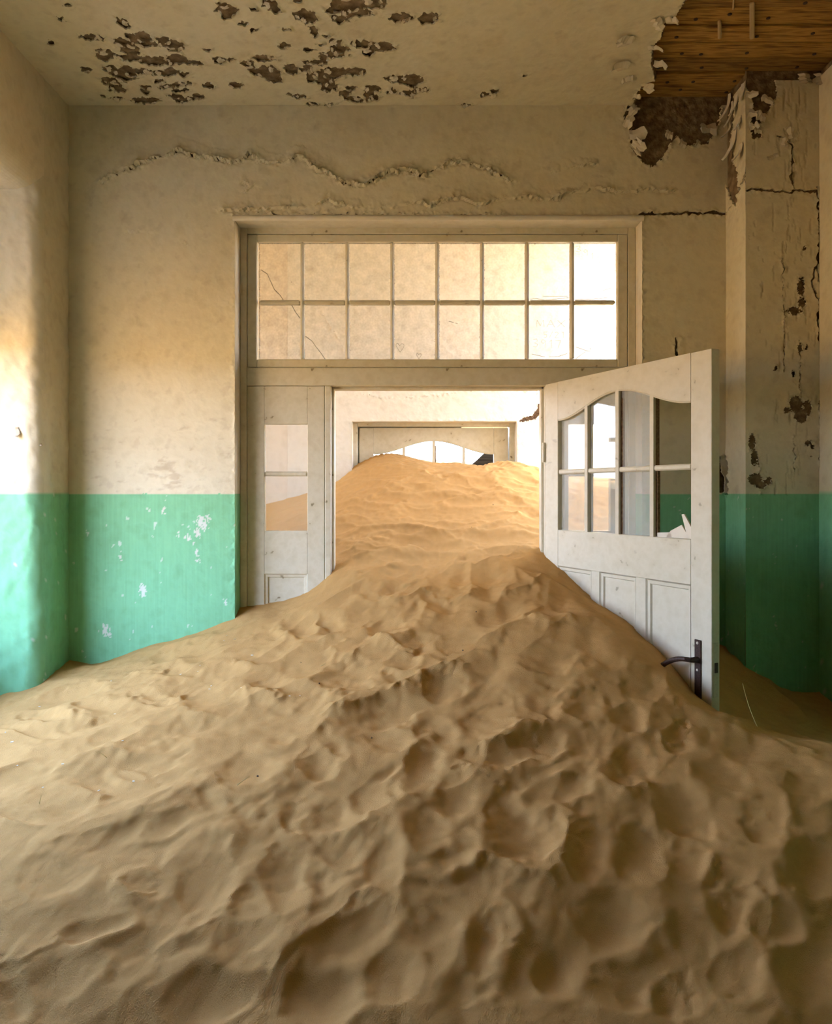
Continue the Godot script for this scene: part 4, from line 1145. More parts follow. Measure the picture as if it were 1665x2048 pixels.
# ---------------------------------------------------------------- joinery
func dust_texture(strokes: Array, cracks: Array, seed_: int, thick: float) -> ImageTexture:
	var size := Vector2i(168, 230)
	var im := Image.create(size.x, size.y, false, Image.FORMAT_RGBA8)
	var q := noise(0.02, seed_, 5)
	var fine := noise(0.09, seed_ + 1, 3)
	for y in size.y:
		for x in size.x:
			var a := thick + 0.09 * q.get_noise_2d(x, y) + 0.07 * fine.get_noise_2d(x, y)
			var edge := minf(minf(x, size.x - x), minf(y, size.y - y))
			if edge < 5.0 + 5.0 * fine.get_noise_2d(x * 2.0, y * 2.0):
				a += 0.2
			im.set_pixel(x, y, Color(0.91, 0.90, 0.87, clampf(a, 0.03, 0.9)))
	for s: Array in strokes + cracks:
		var dirty: bool = s in cracks
		for k in s.size() - 1:
			var a: Vector2 = s[k] * Vector2(size)
			var b: Vector2 = s[k + 1] * Vector2(size)
			var steps := int(a.distance_to(b) * 2.0) + 1
			for t in steps:
				var p := a.lerp(b, float(t) / steps)
				for r in [Vector2i(0, 0), Vector2i(1, 0), Vector2i(0, 1)]:
					var px: Vector2i = Vector2i(p) + (r as Vector2i)
					if px.x >= 0 and px.y >= 0 and px.x < size.x and px.y < size.y:
						var had := im.get_pixelv(px)
						im.set_pixelv(px, Color(0.38, 0.35, 0.33, 0.75) if dirty else had.lerp(Color(0.55, 0.52, 0.48, 0.6), 0.6))
	return ImageTexture.create_from_image(im)


func dusty_pane(parent: Node, x0: float, x1: float, y0: float, y1: float, z: float, tex: Texture2D) -> void:
	var st := SurfaceTool.new()
	st.begin(Mesh.PRIMITIVE_TRIANGLES)
	var mesh: ArrayMesh
	for side in [0, 1]:
		var zz := z + (0.0015 if side == 0 else -0.0015)
		for k in ([[0, 1], [1, 1], [1, 0], [0, 1], [1, 0], [0, 0]] if side == 0 else [[0, 1], [1, 0], [1, 1], [0, 1], [0, 0], [1, 0]]):
			st.set_normal(Vector3(0, 0, 1 if side == 0 else -1))
			st.set_uv(Vector2(k[0], k[1]) if side == 0 else Vector2(0.01, 0.5))
			st.add_vertex(Vector3(lerpf(x0, x1, k[0]), lerpf(y1, y0, k[1]), zz))
		mesh = st.commit(mesh)
		st.clear()
		st.begin(Mesh.PRIMITIVE_TRIANGLES)
	var m := StandardMaterial3D.new()
	m.resource_name = "dusty_glass"
	m.transparency = BaseMaterial3D.TRANSPARENCY_ALPHA
	m.albedo_texture = tex
	m.roughness = 0.25
	m.backlight_enabled = true
	m.backlight = Color(1, 1, 1)
	var o := part(parent, "pane", mesh, m)
	o.set_surface_override_material(1, M.film)


func make_frame() -> void:
	var trim := base("trim_2", Vector3.ZERO, "white painted timber frame lining the wide doorway", "door frame", "structure")
	var zf := -3.56
	part(trim, "jamb", bar(-0.818, -0.786, 0, 2.84, -3.66, zf), M.paint)
	part(trim, "jamb", bar(0.978, 1.013, 0, 2.84, -3.66, zf), M.paint)
	part(trim, "head", bar(-0.786, 0.978, 2.806, 2.84, -3.66, zf), M.paint)
	part(trim, "transom_rail", bar(-0.786, 0.978, 2.104, 2.188, -3.66, zf), M.paint)
	part(trim, "post", bar(-0.425, -0.398, 0, 2.104, -3.66, zf), M.paint)
	part(trim, "post", bar(0.594, 0.622, 0, 2.104, -3.66, zf), M.paint)
	part(trim, "door_stop", boxes([[Vector3(-0.398, 0, -3.66), Vector3(-0.386, 2.104, -3.605)], [Vector3(0.582, 0, -3.66), Vector3(0.594, 2.104, -3.605)], [Vector3(-0.398, 2.092, -3.66), Vector3(0.594, 2.104, -3.605)]], 0.002), M.paint)

	var t := base("window_2", Vector3.ZERO, "wide white transom window of sixteen dusty panes above the doorway", "window", "structure")
	zf = -3.561
	var x0 := -0.740
	var pitch := 0.2087
	var x1 := x0 + pitch * 8.0
	part(t, "stile", bar(-0.784, x0, 2.190, 2.804, -3.60, zf, 0.004), M.paint)
	part(t, "stile", bar(x1, 0.976, 2.190, 2.804, -3.60, zf, 0.004), M.paint)
	part(t, "rail", bar(x0, x1, 2.770, 2.804, -3.60, zf, 0.004), M.paint)
	part(t, "rail", bar(x0, x1, 2.190, 2.227, -3.60, zf, 0.004), M.paint)
	for k in range(1, 8):
		part(t, "muntin", bar(x0 + pitch * k - 0.009, x0 + pitch * k + 0.009, 2.227, 2.770, -3.60, zf - 0.002, 0.007), M.paint)
	for k in 8:
		part(t, "muntin", bar(x0 + pitch * k + 0.008, x0 + pitch * (k + 1) - 0.008, 2.482, 2.502, -3.598, zf - 0.003, 0.007), M.paint)
	var letters := {
		"M": [[Vector2(0, 1), Vector2(0.1, 0), Vector2(0.5, 0.8), Vector2(0.9, 0), Vector2(1, 1)]], "A": [[Vector2(0, 1), Vector2(0.5, 0), Vector2(1, 1)], [Vector2(0.2, 0.6), Vector2(0.8, 0.6)]],
		"X": [[Vector2(0, 0), Vector2(1, 1)], [Vector2(1, 0), Vector2(0, 1)]], "3": [[Vector2(0, 0.1), Vector2(0.7, 0), Vector2(0.8, 0.3), Vector2(0.3, 0.5), Vector2(0.9, 0.7), Vector2(0.6, 1), Vector2(0, 0.9)]],
		"9": [[Vector2(0.9, 0.2), Vector2(0.4, 0), Vector2(0.1, 0.3), Vector2(0.5, 0.5), Vector2(0.9, 0.2), Vector2(0.8, 1)]], "1": [[Vector2(0.3, 0.2), Vector2(0.6, 0), Vector2(0.6, 1)]], "7": [[Vector2(0, 0), Vector2(0.9, 0), Vector2(0.4, 1)]],
		"5": [[Vector2(0.9, 0), Vector2(0.2, 0), Vector2(0.2, 0.45), Vector2(0.8, 0.5), Vector2(0.8, 0.9), Vector2(0.1, 1)]], "2": [[Vector2(0, 0.2), Vector2(0.5, 0), Vector2(0.8, 0.3), Vector2(0, 1), Vector2(0.9, 1)]], "/": [[Vector2(0.8, 0), Vector2(0.1, 1)]],
	}
	var write := func(text: String, at: Vector2, size: Vector2, slope := 0.0) -> Array:
		var out := []
		for k in text.length():
			for line in letters.get(text[k], []):
				out.append(line.map(func(p): return at + Vector2(k * size.x * 1.35, k * slope) + p * size))
		return out
	var heart := [Vector2(0.16, 0.85), Vector2(0.08, 0.76), Vector2(0.06, 0.72), Vector2(0.10, 0.69), Vector2(0.15, 0.74), Vector2(0.20, 0.70), Vector2(0.25, 0.72), Vector2(0.24, 0.77), Vector2(0.16, 0.85)]
	for row in 2:
		for k in 8:
			var strokes := []
			var cracks := []
			if row == 0 and k == 0:
				cracks = [[Vector2(0.05, 0.45), Vector2(0.2, 0.52), Vector2(0.28, 0.65), Vector2(0.36, 0.77), Vector2(0.5, 0.87), Vector2(0.6, 0.98)]]
			if row == 1 and k == 0:
				cracks = [[Vector2(0.75, 0.02), Vector2(0.85, 0.16), Vector2(0.99, 0.3)]]
			if row == 1 and k == 1:
				cracks = [[Vector2(0.05, 0.58), Vector2(0.2, 0.66), Vector2(0.28, 0.75), Vector2(0.4, 0.86), Vector2(0.52, 0.99)]]
			if row == 1 and k == 3:
				strokes = [heart, heart.map(func(p): return p * 0.6 + Vector2(0.5, 0.45))]
			if row == 1 and k == 4:
				cracks = [[Vector2(0.25, 0.32), Vector2(0.36, 0.34)], [Vector2(0.4, 0.35), Vector2(0.46, 0.36)]]
			if row == 1 and k == 6:
				strokes = write.call("MAX", Vector2(0.2, 0.30), Vector2(0.18, 0.12)) + write.call("5/21", Vector2(0.36, 0.50), Vector2(0.10, 0.10)) + write.call("3917", Vector2(0.12, 0.62), Vector2(0.13, 0.14), 0.01)
				cracks = [[Vector2(0.5, 0.93), Vector2(0.7, 0.925), Vector2(0.92, 0.87)], [Vector2(0.1, 0.88), Vector2(0.4, 0.93)]]
			if row == 0 and k == 6:
				cracks = [[Vector2(0.06, 0.93), Vector2(0.2, 0.92), Vector2(0.4, 0.945), Vector2(0.7, 0.925), Vector2(0.95, 0.905)], [Vector2(0.35, 0.88), Vector2(0.6, 0.885), Vector2(0.93, 0.88)]]
			if row == 0 and k == 7:
				cracks = [[Vector2(0.05, 0.94), Vector2(0.2, 0.93), Vector2(0.4, 0.935), Vector2(0.65, 0.915), Vector2(0.85, 0.9), Vector2(0.98, 0.94)], [Vector2(0.97, 0.62), Vector2(0.92, 0.74), Vector2(0.7, 0.79)]]
				strokes = write.call("3917", Vector2(0.08, 0.06), Vector2(0.12, 0.10), 0.06)
			if row == 1 and k == 7:
				cracks = [[Vector2(0.08, 0.76), Vector2(0.2, 0.79), Vector2(0.35, 0.83), Vector2(0.7, 0.82), Vector2(0.98, 0.83)], [Vector2(0.3, 0.84), Vector2(0.15, 0.92), Vector2(0.06, 0.97)], [Vector2(0.4, 0.79), Vector2(0.6, 0.81), Vector2(0.85, 0.78), Vector2(0.92, 0.72)], [Vector2(0.6, 0.88), Vector2(0.7, 0.93)]]
			var tex := dust_texture(strokes, cracks, 100 + row * 8 + k, 0.22)
			dusty_pane(t, x0 + pitch * k + 0.004, x0 + pitch * (k + 1) - 0.004, 2.222 if row == 1 else 2.490, 2.494 if row == 1 else 2.775, -3.584, tex)

	for side in [[-0.784, -0.427, "window_3", "white sidelight left of the doorway with two panes over a sunken panel"], [0.624, 0.976, "window_4", "white sidelight right of the doorway, hidden behind the open door"]]:
		var w := base(side[2], Vector3.ZERO, side[3], "sidelight", "structure")
		var a: float = side[0]
		var b: float = side[1]
		zf = -3.562
		part(w, "stile", bar(a, a + 0.079, 0, 2.102, -3.602, zf, 0.002), M.paint)
		part(w, "stile", bar(b - 0.079, b, 0, 2.102, -3.602, zf, 0.002), M.paint)
		var c := a + 0.079
		var d := b - 0.079
		part(w, "rail", bar(c, d, 1.927, 2.102, -3.602, zf, 0.0012), M.paint)
		part(w, "rail", bar(c, d, 1.233, 1.432, -3.602, zf, 0.0012), M.paint)
		part(w, "rail", bar(c, d, 0.0, 0.25, -3.602, zf, 0.0012), M.paint)
		part(w, "muntin", bar(c, d, 1.685, 1.708, -3.598, zf - 0.002, 0.007), M.paint)
		part(w, "panel", panel_mesh(c, d, 0.25, 1.233, zf, 0.018), M.paint)
		part(w, "pane", bar(c - 0.004, d + 0.004, 1.704, 1.931, -3.586, -3.583, 0.0005), M.clear)
		part(w, "pane", bar(c - 0.004, d + 0.004, 1.428, 1.689, -3.586, -3.583, 0.0005), M.clear)


# a sunken panel with a sloped moulding round it; both faces
func panel_mesh(x0: float, x1: float, y0: float, y1: float, z: float, slope: float) -> ArrayMesh:
	var s := Shape.new()
	for side in [[z - 0.001, -1.0, 1.0], [z - 0.037, 1.0, -1.0]]:
		var z0: float = side[0]
		var z1: float = z0 + side[1] * 0.004
		var z2: float = z0 + side[1] * 0.013
		var o := [Vector2(x0, y0), Vector2(x1, y0), Vector2(x1, y1), Vector2(x0, y1)]
		var steps := [[0.0, z0], [0.004, z0 + side[1] * 0.005], [slope * 0.8, z1 + side[1] * 0.002], [slope, z2], [slope + 0.0, z2]]
		for k in steps.size() - 1:
			for e in 4:
				var f := (e + 1) % 4
				var mid := Vector2((x0 + x1) * 0.5, (y0 + y1) * 0.5)
				var pt := func(i: int, q: Array) -> Vector3: return Vector3(o[i].x + signf(mid.x - o[i].x) * q[0], o[i].y + signf(mid.y - o[i].y) * q[0], q[1])
				s.quad(pt.call(e, steps[k]), pt.call(f, steps[k]), pt.call(f, steps[k + 1]), pt.call(e, steps[k + 1]), Vector3(0, 0, side[2]) + Vector3(mid.x - (o[e].x + o[f].x) * 0.5, mid.y - (o[e].y + o[f].y) * 0.5, 0).normalized() * 0.2)
		s.box(Vector3(x0 + slope, y0 + slope, minf(z2, z2 + side[1] * 0.003)), Vector3(x1 - slope, y1 - slope, maxf(z2, z2 + side[1] * 0.003)), 0.0004)
	return s.commit()


func arch(s: float) -> float:
	var t := clampf((s - 0.098) / 0.797, 0, 1)
	return 1.938 + 0.087 * (0.5 - 0.5 * cos(TAU * t))


func arched(x0: float, x1: float, y0: float, grow: float, z0: float, z1: float) -> ArrayMesh:
	var p := PackedVector2Array([Vector2(x0, y0), Vector2(x1, y0)])
	for k in 13:
		var x := lerpf(x1, x0, k / 12.0)
		p.append(Vector2(x, arch(x) + grow))
	var s := Shape.new()
	s.prism(p, z0, z1)
	return s.commit()


func make_leaf(called: String, at: Vector3, turn: float, label: String, glazed: Array) -> Node3D:
	var d := base(called, at, label, "door", "structure")
	d.rotation.y = turn
	var th := 0.038
	part(d, "stile", bar(0.002, 0.097, 0.02, 2.108, -th, 0, 0.0015), M.paint)
	part(d, "stile", bar(0.896, 0.992, 0.02, 2.108, -th, 0, 0.0015), M.paint)
	var p := PackedVector2Array([Vector2(0.098, 2.108)])
	for k in 41:
		var x := lerpf(0.098, 0.895, k / 40.0)
		p.append(Vector2(x, arch(x)))
	p.append(Vector2(0.895, 2.108))
	var s := Shape.new()
	s.prism(p, -th, 0)
	part(d, "top_rail", s.commit(), M.paint)
	# a thin bead follows the arch
	s = Shape.new()
	var path := []
	var size := []
	for k in 41:
		var x := lerpf(0.099, 0.894, k / 40.0)
		path.append(Vector3(x, arch(x) - 0.003, -0.005))
		size.append(0.004)
	s.tube(path, size, 8)
	part(d, "arch_bead", s.commit(), M.paint)
	part(d, "mid_rail", bar(0.098, 0.895, 1.280, 1.442, -th, 0, 0.0015), M.paint)
	part(d, "bottom_rail", bar(0.098, 0.895, 0.02, 0.25, -th, 0, 0.0015), M.paint)
	part(d, "mullion", bar(0.335, 0.388, 0.25, 1.280, -th, 0, 0.001), M.paint)
	part(d, "mullion", bar(0.608, 0.665, 0.25, 1.280, -th, 0, 0.001), M.paint)
	for q in [[0.098, 0.335], [0.388, 0.608], [0.665, 0.895]]:
		part(d, "panel", panel_mesh(q[0] + 0.001, q[1] - 0.001, 0.251, 1.279, 0.0, 0.02), M.paint)
	var cols := [0.098, 0.298, 0.497, 0.696, 0.895]
	for k in [1, 2, 3]:
		var x: float = cols[k]
		part(d, "muntin", arched(x - 0.010, x + 0.010, 1.442, 0.002, -0.012, -0.001), M.paint)
		part(d, "muntin", arched(x - 0.007, x + 0.007, 1.442, 0.002, -0.034, -0.012), M.raw_wood if k > 1 else M.paint)
	for k in 4:
		part(d, "muntin", bar(cols[k] + (0.0 if k == 0 else 0.009), cols[k + 1] - (0.0 if k == 3 else 0.009), 1.692, 1.713, -0.030, -0.002, 0.005), M.paint)
	# bare rebates where putty has gone
	for q in [[2, 1.442, 1.692], [2, 1.713, 1.99], [3, 1.442, 1.692]]:
		part(d, "rebate", bar(cols[q[0]] + 0.0075, cols[q[0]] + 0.016, q[1] + 0.001, q[2], -0.030, -0.016, 0.001), M.raw_wood, "brown bare wood strip beside the glazing bar")
	for k in 4:
		if k in glazed:
			part(d, "pane", arched(cols[k] + 0.004, cols[k + 1] - 0.004, 1.709, 0.002, -0.021, -0.018), M.glass)
			part(d, "pane", bar(cols[k] + 0.004, cols[k + 1] - 0.004, 1.439, 1.696, -0.021, -0.018, 0.0004), M.glass)
	return d


func make_doors() -> void:
	var turn := -atan2(0.9035, 0.4286)
	var d := make_leaf("door_1", Vector3(0.594, 0, -3.556), turn, "open white door with arched glazing, half buried in sand at its foot", [0, 1, 2])
	# broken shards left in the lowest corner light
	for q in [[Vector2(0.70, 1.442), Vector2(0.79, 1.442), Vector2(0.775, 1.462), Vector2(0.71, 1.458)], [Vector2(0.755, 1.443), Vector2(0.875, 1.443), Vector2(0.835, 1.492), Vector2(0.78, 1.468)], [Vector2(0.865, 1.443), Vector2(0.893, 1.443), Vector2(0.89, 1.475), Vector2(0.847, 1.532), Vector2(0.835, 1.53)]]:
		var s := Shape.new()
		s.prism(PackedVector2Array(q), -0.022, -0.016)
		part(d, "glass_shard", s.commit(), M.old_paint, "pale broken shard standing in the empty pane")
	# handle
	part(d, "handle_plate", bar(0.917, 0.947, 0.80, 1.091, -0.001, 0.005, 0.0015), M.rust, "narrow rusty iron handle plate")
	var s := Shape.new()
	var path := []
	var size := []
	path.append(Vector3(0.932, 1.022, 0.004)); size.append(0.011)
	path.append(Vector3(0.932, 1.022, 0.022)); size.append(0.010)
	path.append(Vector3(0.930, 1.023, 0.038)); size.append(0.009)
	for k in 9:
		var t := k / 8.0
		path.append(Vector3(0.918 - 0.112 * t, 1.024 - 0.045 * t * t - 0.004 * t, 0.048 + 0.010 * t)); size.append(0.0085 + 0.0015 * t)
	s.tube(path, size, 12)
	part(d, "handle", s.commit(), M.rust, "curved rusty iron lever handle")
	for y in [1.08, 0.985]:
		s = Shape.new()
		s.tube([Vector3(0.932, y, 0.004), Vector3(0.932, y, 0.0065), Vector3(0.932, y, 0.0075)], [0.005, 0.005, 0.003], 10)
		part(d, "screw", s.commit(), M.lock)
	part(d, "lock_plate", boxes([[Vector3(0.990, 0.90, -0.030), Vector3(0.9935, 1.09, -0.008)]], 0.0005), M.lock, "pale painted lock plate on the door edge")
	part(d, "latch", bar(0.992, 0.997, 0.985, 1.02, -0.026, -0.012, 0.001), M.rust)
	for y in [0.5, 1.75]:
		s = Shape.new()
		s.tube([Vector3(-0.004, y, 0.006), Vector3(-0.004, y + 0.09, 0.006)], [0.007, 0.007], 10)
		part(d, "hinge", s.commit(), M.paint)
	make_leaf("door_2", Vector3(-0.384, -0.068, -5.12), 0.0, "far white door at the end of the passage, buried to its arched lights", [])
	var t := base("trim_3", Vector3.ZERO, "white timber frame round the buried far door", "door frame", "structure")
	part(t, "jamb", bar(-0.425, -0.392, 0, 2.09, -5.20, -5.09), M.paint)
	part(t, "jamb", bar(0.614, 0.653, 0, 2.09, -5.20, -5.09), M.paint)
	part(t, "head", bar(-0.392, 0.614, 2.046, 2.09, -5.20, -5.09), M.paint)
	part(t, "door_stop", boxes([[Vector3(-0.392, 0, -5.20), Vector3(-0.370, 2.046, -5.162)], [Vector3(-0.370, 2.026, -5.20), Vector3(0.30, 2.046, -5.162)]], 0.002), M.paint)


# ---------------------------------------------------------------- the passage behind
func make_passage() -> void:
	var far := base("wall_far", Vector3.ZERO, "cracked cream end wall of the passage beyond the doorway", "wall", "structure")
	part(far, "masonry", boxes([[Vector3(-0.835, 0, -5.28), Vector3(-0.425, 3.4, -5.012)], [Vector3(-0.425, 2.074, -5.28), Vector3(0.653, 3.4, -5.012)], [Vector3(0.653, 0, -5.28), Vector3(2.3, 2.19, -5.012)], [Vector3(0.653, 2.19, -5.28), Vector3(0.772, 2.35, -5.012)], [Vector3(0.90, 2.19, -5.28), Vector3(2.3, 2.35, -5.012)], [Vector3(0.653, 2.35, -5.28), Vector3(2.3, 3.4, -5.012)], [Vector3(-2.4, 0, -5.28), Vector3(-0.83, 3.4, -5.012)]], 0.0, Color(0.66, 0.58, 0.45)), M.brick)
	var o := Vector2(-0.84, 1.3)
	var g := Coat.new(Vector3(o.x, o.y, -5.0), Vector3.RIGHT, Vector3.UP, Vector3.BACK, 3.12, 2.12, 0.006)
	for k in g.nx * g.ny:
		var x := o.x + (k % g.nx) * g.cell
		var y := o.y + (k / g.nx) * g.cell
		var c := cream(x + 60.0, y)
		g.col[k] = c.lerp(Color(0.76, 0.72, 0.61), 0.85)
		g.lift[k] += 0.0012 * rough_noise.get_noise_2d(x, y) + 0.0022 * broad_noise.get_noise_2d(x * 0.7, y * 0.7)
	g.bare_rect(Vector2(-0.425, -1.0) - Vector2(o.x, 0), Vector2(0.653, 2.074) - o)
	g.bare_outline(clear_path([Vector2(0.655, 2.07), Vector2(0.70, 2.10), Vector2(0.75, 2.11), Vector2(0.785, 2.16), Vector2(0.79, 2.22), Vector2(0.785, 2.30), Vector2(0.81, 2.335), Vector2(0.86, 2.33), Vector2(0.86, 2.22), Vector2(0.82, 2.20), Vector2(0.805, 2.13), Vector2(0.77, 2.085), Vector2(0.70, 2.07)], -o), crumb_noise, 0.010)
	for c in [[Vector2(-0.40, 2.30), Vector2(-0.35, 2.25), Vector2(-0.2, 2.22), Vector2(0.0, 2.23), Vector2(0.15, 2.24), Vector2(0.3, 2.27), Vector2(0.55, 2.275), Vector2(0.75, 2.27)], [Vector2(-0.46, 2.31), Vector2(-0.40, 2.28), Vector2(-0.39, 2.23)], [Vector2(-0.83, 3.0), Vector2(-0.6, 2.75), Vector2(-0.5, 2.6), Vector2(-0.45, 2.45)]]:
		g.crack(clear_path(c, -o), 0.0014, rough_noise)
	g.curl(0.012, 0.006, crumb_noise)
	part(far, "plaster", g.commit(0.012), M.plaster)
	part(far, "plaster_return", boxes([[Vector3(-2.4, 0.5, -5.1), Vector3(-0.84, 3.38, -5.0)], [Vector3(-0.425, 0.5, -5.1), Vector3(-0.42, 2.07, -5.0)], [Vector3(0.648, 0.5, -5.1), Vector3(0.654, 2.07, -5.0)], [Vector3(-0.425, 2.07, -5.1), Vector3(0.653, 2.076, -5.0)]], 0.001, Color(0.72, 0.64, 0.5)), M.plaster)
	var inner := base("wall_inner", Vector3.ZERO, "passage side of the doorway wall, painted cream", "wall", "structure")
	part(inner, "plaster", boxes([[Vector3(-2.4, 0, -3.765), Vector3(-0.818, 3.43, -3.742)], [Vector3(1.013, 0, -3.765), Vector3(2.3, 3.43, -3.742)], [Vector3(-0.818, 2.853, -3.765), Vector3(1.013, 3.43, -3.742)]], 0.0, Color(0.72, 0.64, 0.50)), M.plaster)
	var tint := Color(0.76, 0.73, 0.65)
	var lw := base("wall_west", Vector3.ZERO, "left end wall of the passage with a bright window", "wall", "structure")
	part(lw, "masonry", boxes([[Vector3(-2.62, 0, -5.3), Vector3(-2.4, 1.35, -3.7)], [Vector3(-2.62, 2.8, -5.3), Vector3(-2.4, 3.4, -3.7)], [Vector3(-2.62, 1.35, -3.85), Vector3(-2.4, 2.8, -3.7)], [Vector3(-2.62, 1.35, -5.3), Vector3(-2.4, 2.8, -5.0)]], 0.0, tint), M.plaster)
	var lwin := base("window_5", Vector3.ZERO, "mullioned window at the left end of the passage", "window", "structure")
	for b in [["stile", -5.0, -4.95, 1.35, 2.8], ["stile", -3.9, -3.85, 1.35, 2.8], ["mullion", -4.45, -4.41, 1.35, 2.8], ["rail", -5.0, -3.85, 1.35, 1.4], ["rail", -5.0, -3.85, 2.75, 2.8], ["rail", -5.0, -3.85, 2.05, 2.09], ["muntin", -5.0, -3.85, 1.71, 1.73]]:
		part(lwin, b[0], bar(-2.55, -2.51, b[3], b[4], b[1], b[2]), M.paint)
	var rw := base("wall_east", Vector3.ZERO, "right end wall of the passage with an empty window opening", "wall", "structure")
	part(rw, "masonry", boxes([[Vector3(2.3, 0, -5.3), Vector3(2.52, 1.6, -3.7)], [Vector3(2.3, 3.3, -5.3), Vector3(2.52, 3.4, -3.7)], [Vector3(2.3, 1.6, -3.82), Vector3(2.52, 3.3, -3.7)], [Vector3(2.3, 1.6, -5.3), Vector3(2.52, 3.3, -5.0)]], 0.0, tint), M.plaster)
	var top := base("ceiling_passage", Vector3.ZERO, "cream ceiling of the passage, fallen in at its right end", "ceiling", "structure")
	part(top, "plaster", boxes([[Vector3(-2.6, 3.38, -5.3), Vector3(1.4, 3.42, -3.5)]], 0.0, tint), M.plaster)


func make_outside() -> void:
	# open desert round the building
	var v := Shape.new()
	v.tint = Color(0.54, 0.315, 0.115)
	var coords := [-400.0, -150.0, -60.0, -30.0, -18.0, -12.0, -9.0, -7.0, -6.0, -5.2, -4.2, -3.4, -2.66, -2.45, 2.4, 2.6, 3.4, 4.4, 5.4, 7.0, 9.0, 12.0, 18.0, 30.0, 60.0, 150.0, 400.0]
	var rows := [-400.0, -150.0, -60.0, -30.0, -18.0, -12.0, -9.0, -7.6, -6.6, -5.9, -5.38, 2.2, 3.2, 4.5, 6.0, 9.0, 15.0, 30.0, 100.0, 400.0]
	var high := func(x: float, z: float) -> float:
		var h := 0.35 + 1.42 * smoothstep(-3.6, -5.3, z) - 0.5 * smoothstep(-6.0, -10.0, z)
		if x > 2.0:
			h = maxf(h, 1.25 * smoothstep(-2.0, -4.0, z))
		return h + 0.25 * broad_noise.get_noise_2d(x * 0.05, z * 0.05) * smoothstep(6.0, 30.0, Vector2(x, z).length())
	for j in rows.size() - 1:
		for i in coords.size() - 1:
			if coords[i] >= -2.5 and coords[i] < 2.4 and rows[j] >= -5.4 and rows[j] < 2.2:
				continue
			var p := []
			for q in [[0, 0], [1, 0], [1, 1], [0, 1]]:
				var x: float = coords[i + q[0]]
				var z: float = rows[j + q[1]]
				p.append(Vector3(x, high.call(x, z), z))
			v.quad(p[0], p[1], p[2], p[3], Vector3.UP)
	tag(part(self, "ground", v.commit(), M.sand), "sunlit desert sand outside the building", "ground", "structure")
	var board := base("wooden_board", Vector3(0.50, 1.72, -5.30), "dark weathered board leaning outside the far door's right light", "board")
	var s := Shape.new()
	s.place = Transform3D(Basis(Vector3(0, 0, 1), 0.75), Vector3(0.03, 0.10, 0))
	s.tint = Color(0.06, 0.045, 0.03)
	s.box(Vector3(-0.17, -0.09, -0.012), Vector3(0.17, 0.09, 0.012), 0.003)
	part(board, "board", s.commit(), M.wood)


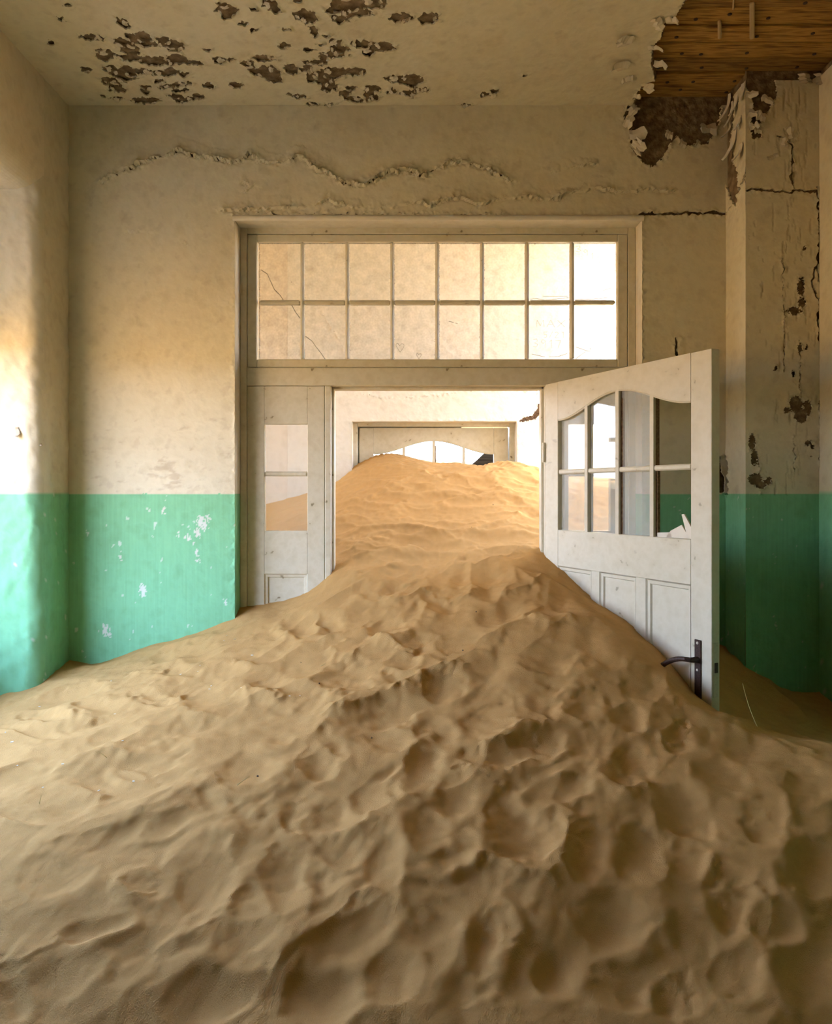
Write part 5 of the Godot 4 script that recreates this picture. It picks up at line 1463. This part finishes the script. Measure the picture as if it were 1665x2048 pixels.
func make_litter() -> void:
	dice.seed = 77
	var chips := []
	for k in 4:
		var s := Shape.new()
		var p := PackedVector2Array()
		for q in 6:
			var a := TAU * q / 6.0
			p.append(Vector2(cos(a), sin(a) * 0.7) * dice.randf_range(0.6, 1.1))
		s.prism(p, -0.12, 0.12)
		chips.append(s.commit())
	var stones := SphereMesh.new()
	stones.radius = 1.0
	stones.height = 1.4
	stones.radial_segments = 10
	stones.rings = 6
	var lay := func(called: String, mesh: Mesh, mat: Material, x: float, d: float, size: float, label: String, category: String, group: String) -> void:
		var o := part(self, numbered(called), mesh, mat)
		var tilt := Basis(Vector3.UP, dice.randf() * TAU) * Basis(Vector3.RIGHT, -PI / 2 + dice.randf_range(-0.35, 0.35))
		o.transform = Transform3D(tilt.scaled(Vector3.ONE * size), Vector3(x, sand_at(x, d) + size * 0.1, -d))
		tag(o, label, category, "", group)
	for k in 26:
		var d := dice.randf_range(2.2, 3.35)
		var x := dice.randf_range(-1.5, -0.25 - 0.3 * dice.randf())
		lay.call("paint_chip", chips[k % 4], M.old_paint, x, d, dice.randf_range(0.003, 0.006), "tiny white paint chip lying on the sand below the left wall", "paint chip", "paint chips on the sand by the left wall")
	for k in 9:
		var d := dice.randf_range(1.9, 4.3)
		var x := dice.randf_range(-0.5, 0.6)
		lay.call("pebble", stones, M.stone, x, d, dice.randf_range(0.0018, 0.004), "tiny dark pebble lying on the sand in front of the doorway", "pebble", "dark pebbles on the sand slope")
	var blade := func(x: float, d: float, lean: Vector3, thick: float, label: String, called: String) -> void:
		var root := Vector3(x, sand_at(x, d) - 0.002, -d)
		var s := Shape.new()
		var path := []
		var size := []
		for k in 8:
			var t := k / 7.0
			path.append(lean * t + Vector3(lean.z, 0, 0.3 * lean.x) * 0.12 * sin(PI * t))
			size.append(thick * (1.0 - 0.7 * t))
		s.tube(path, size, 6)
		var o := part(self, numbered(called), s.commit(), M.straw)
		o.position = root
		tag(o, label, "straw")
	blade.call(1.115, 2.52, Vector3(-0.035, 0.135, -0.03), 0.0016, "thin dry grass stem standing up from the dark sand right of the open door", "grass_stem")
	blade.call(-0.50, 2.13, Vector3(0.035, 0.02, -0.02), 0.0013, "short pale straw lying on the rim of a hollow, left of centre", "straw")
	blade.call(-0.95, 2.36, Vector3(-0.018, 0.02, 0.01), 0.0011, "short straw stub poking from the sand beside a tread mark near the left wall", "straw")
	blade.call(-1.04, 2.12, Vector3(0.006, 0.025, 0.0), 0.0011, "upright straw stub in smooth sand at the far left", "straw")
	blade.call(-0.36, 2.86, Vector3(0.02, 0.012, -0.01), 0.0012, "pale straw bit caught on the ridge below the sidelight", "straw")


func _ready() -> void:
	# camera: level, looking along -z, lens shifted slightly down
	var cam := Camera3D.new()
	cam.name = "camera"
	cam.position = Vector3(0, 1.61, 0)
	cam.projection = Camera3D.PROJECTION_FRUSTUM
	cam.near = 0.05
	cam.far = 1000.0
	cam.size = 2048.0 / 1540.0 * 0.05
	cam.frustum_offset = Vector2(-1.5, -39.0) / 1540.0 * 0.05
	add_child(cam)
	cam.current = true
	# sky and exposure
	var env := Environment.new()
	var sky := Sky.new()
	var air := ProceduralSkyMaterial.new()
	air.sky_top_color = Color(0.60, 0.72, 0.93)
	air.sky_horizon_color = Color(0.92, 0.95, 1.0)
	air.ground_horizon_color = Color(0.72, 0.62, 0.48)
	air.ground_bottom_color = Color(0.6, 0.48, 0.33)
	air.sky_energy_multiplier = 2.5
	air.ground_energy_multiplier = 1.0
	sky.sky_material = air
	env.background_mode = Environment.BG_SKY
	env.sky = sky
	env.tonemap_mode = Environment.TONE_MAPPER_LINEAR
	env.tonemap_exposure = 2.95
	env.sdfgi_enabled = true
	env.ssao_enabled = true
	env.ssil_enabled = true
	var around := WorldEnvironment.new()
	around.name = "world"
	around.environment = env
	add_child(around)
	# the sun stands to the right, beyond the passage's open end
	var sun := DirectionalLight3D.new()
	sun.name = "sun"
	sun.light_energy = 8.0
	sun.light_color = Color(1.0, 0.97, 0.90)
	sun.light_angular_distance = 0.6
	sun.shadow_enabled = true
	add_child(sun)
	sun.look_at_from_position(Vector3(2.5, 8, 5), Vector3.ZERO)

	broad_noise = noise(1.6, 1, 3)
	rough_noise = noise(9.0, 2, 4)
	crumb_noise = noise(14.0, 4, 4)
	crumb_noise.fractal_gain = 0.6
	make_materials()
	make_back_wall()
	make_pier()
	make_side_walls()
	make_ceiling()
	make_frame()
	make_doors()
	make_passage()
	make_outside()
	make_sand()
	make_litter()
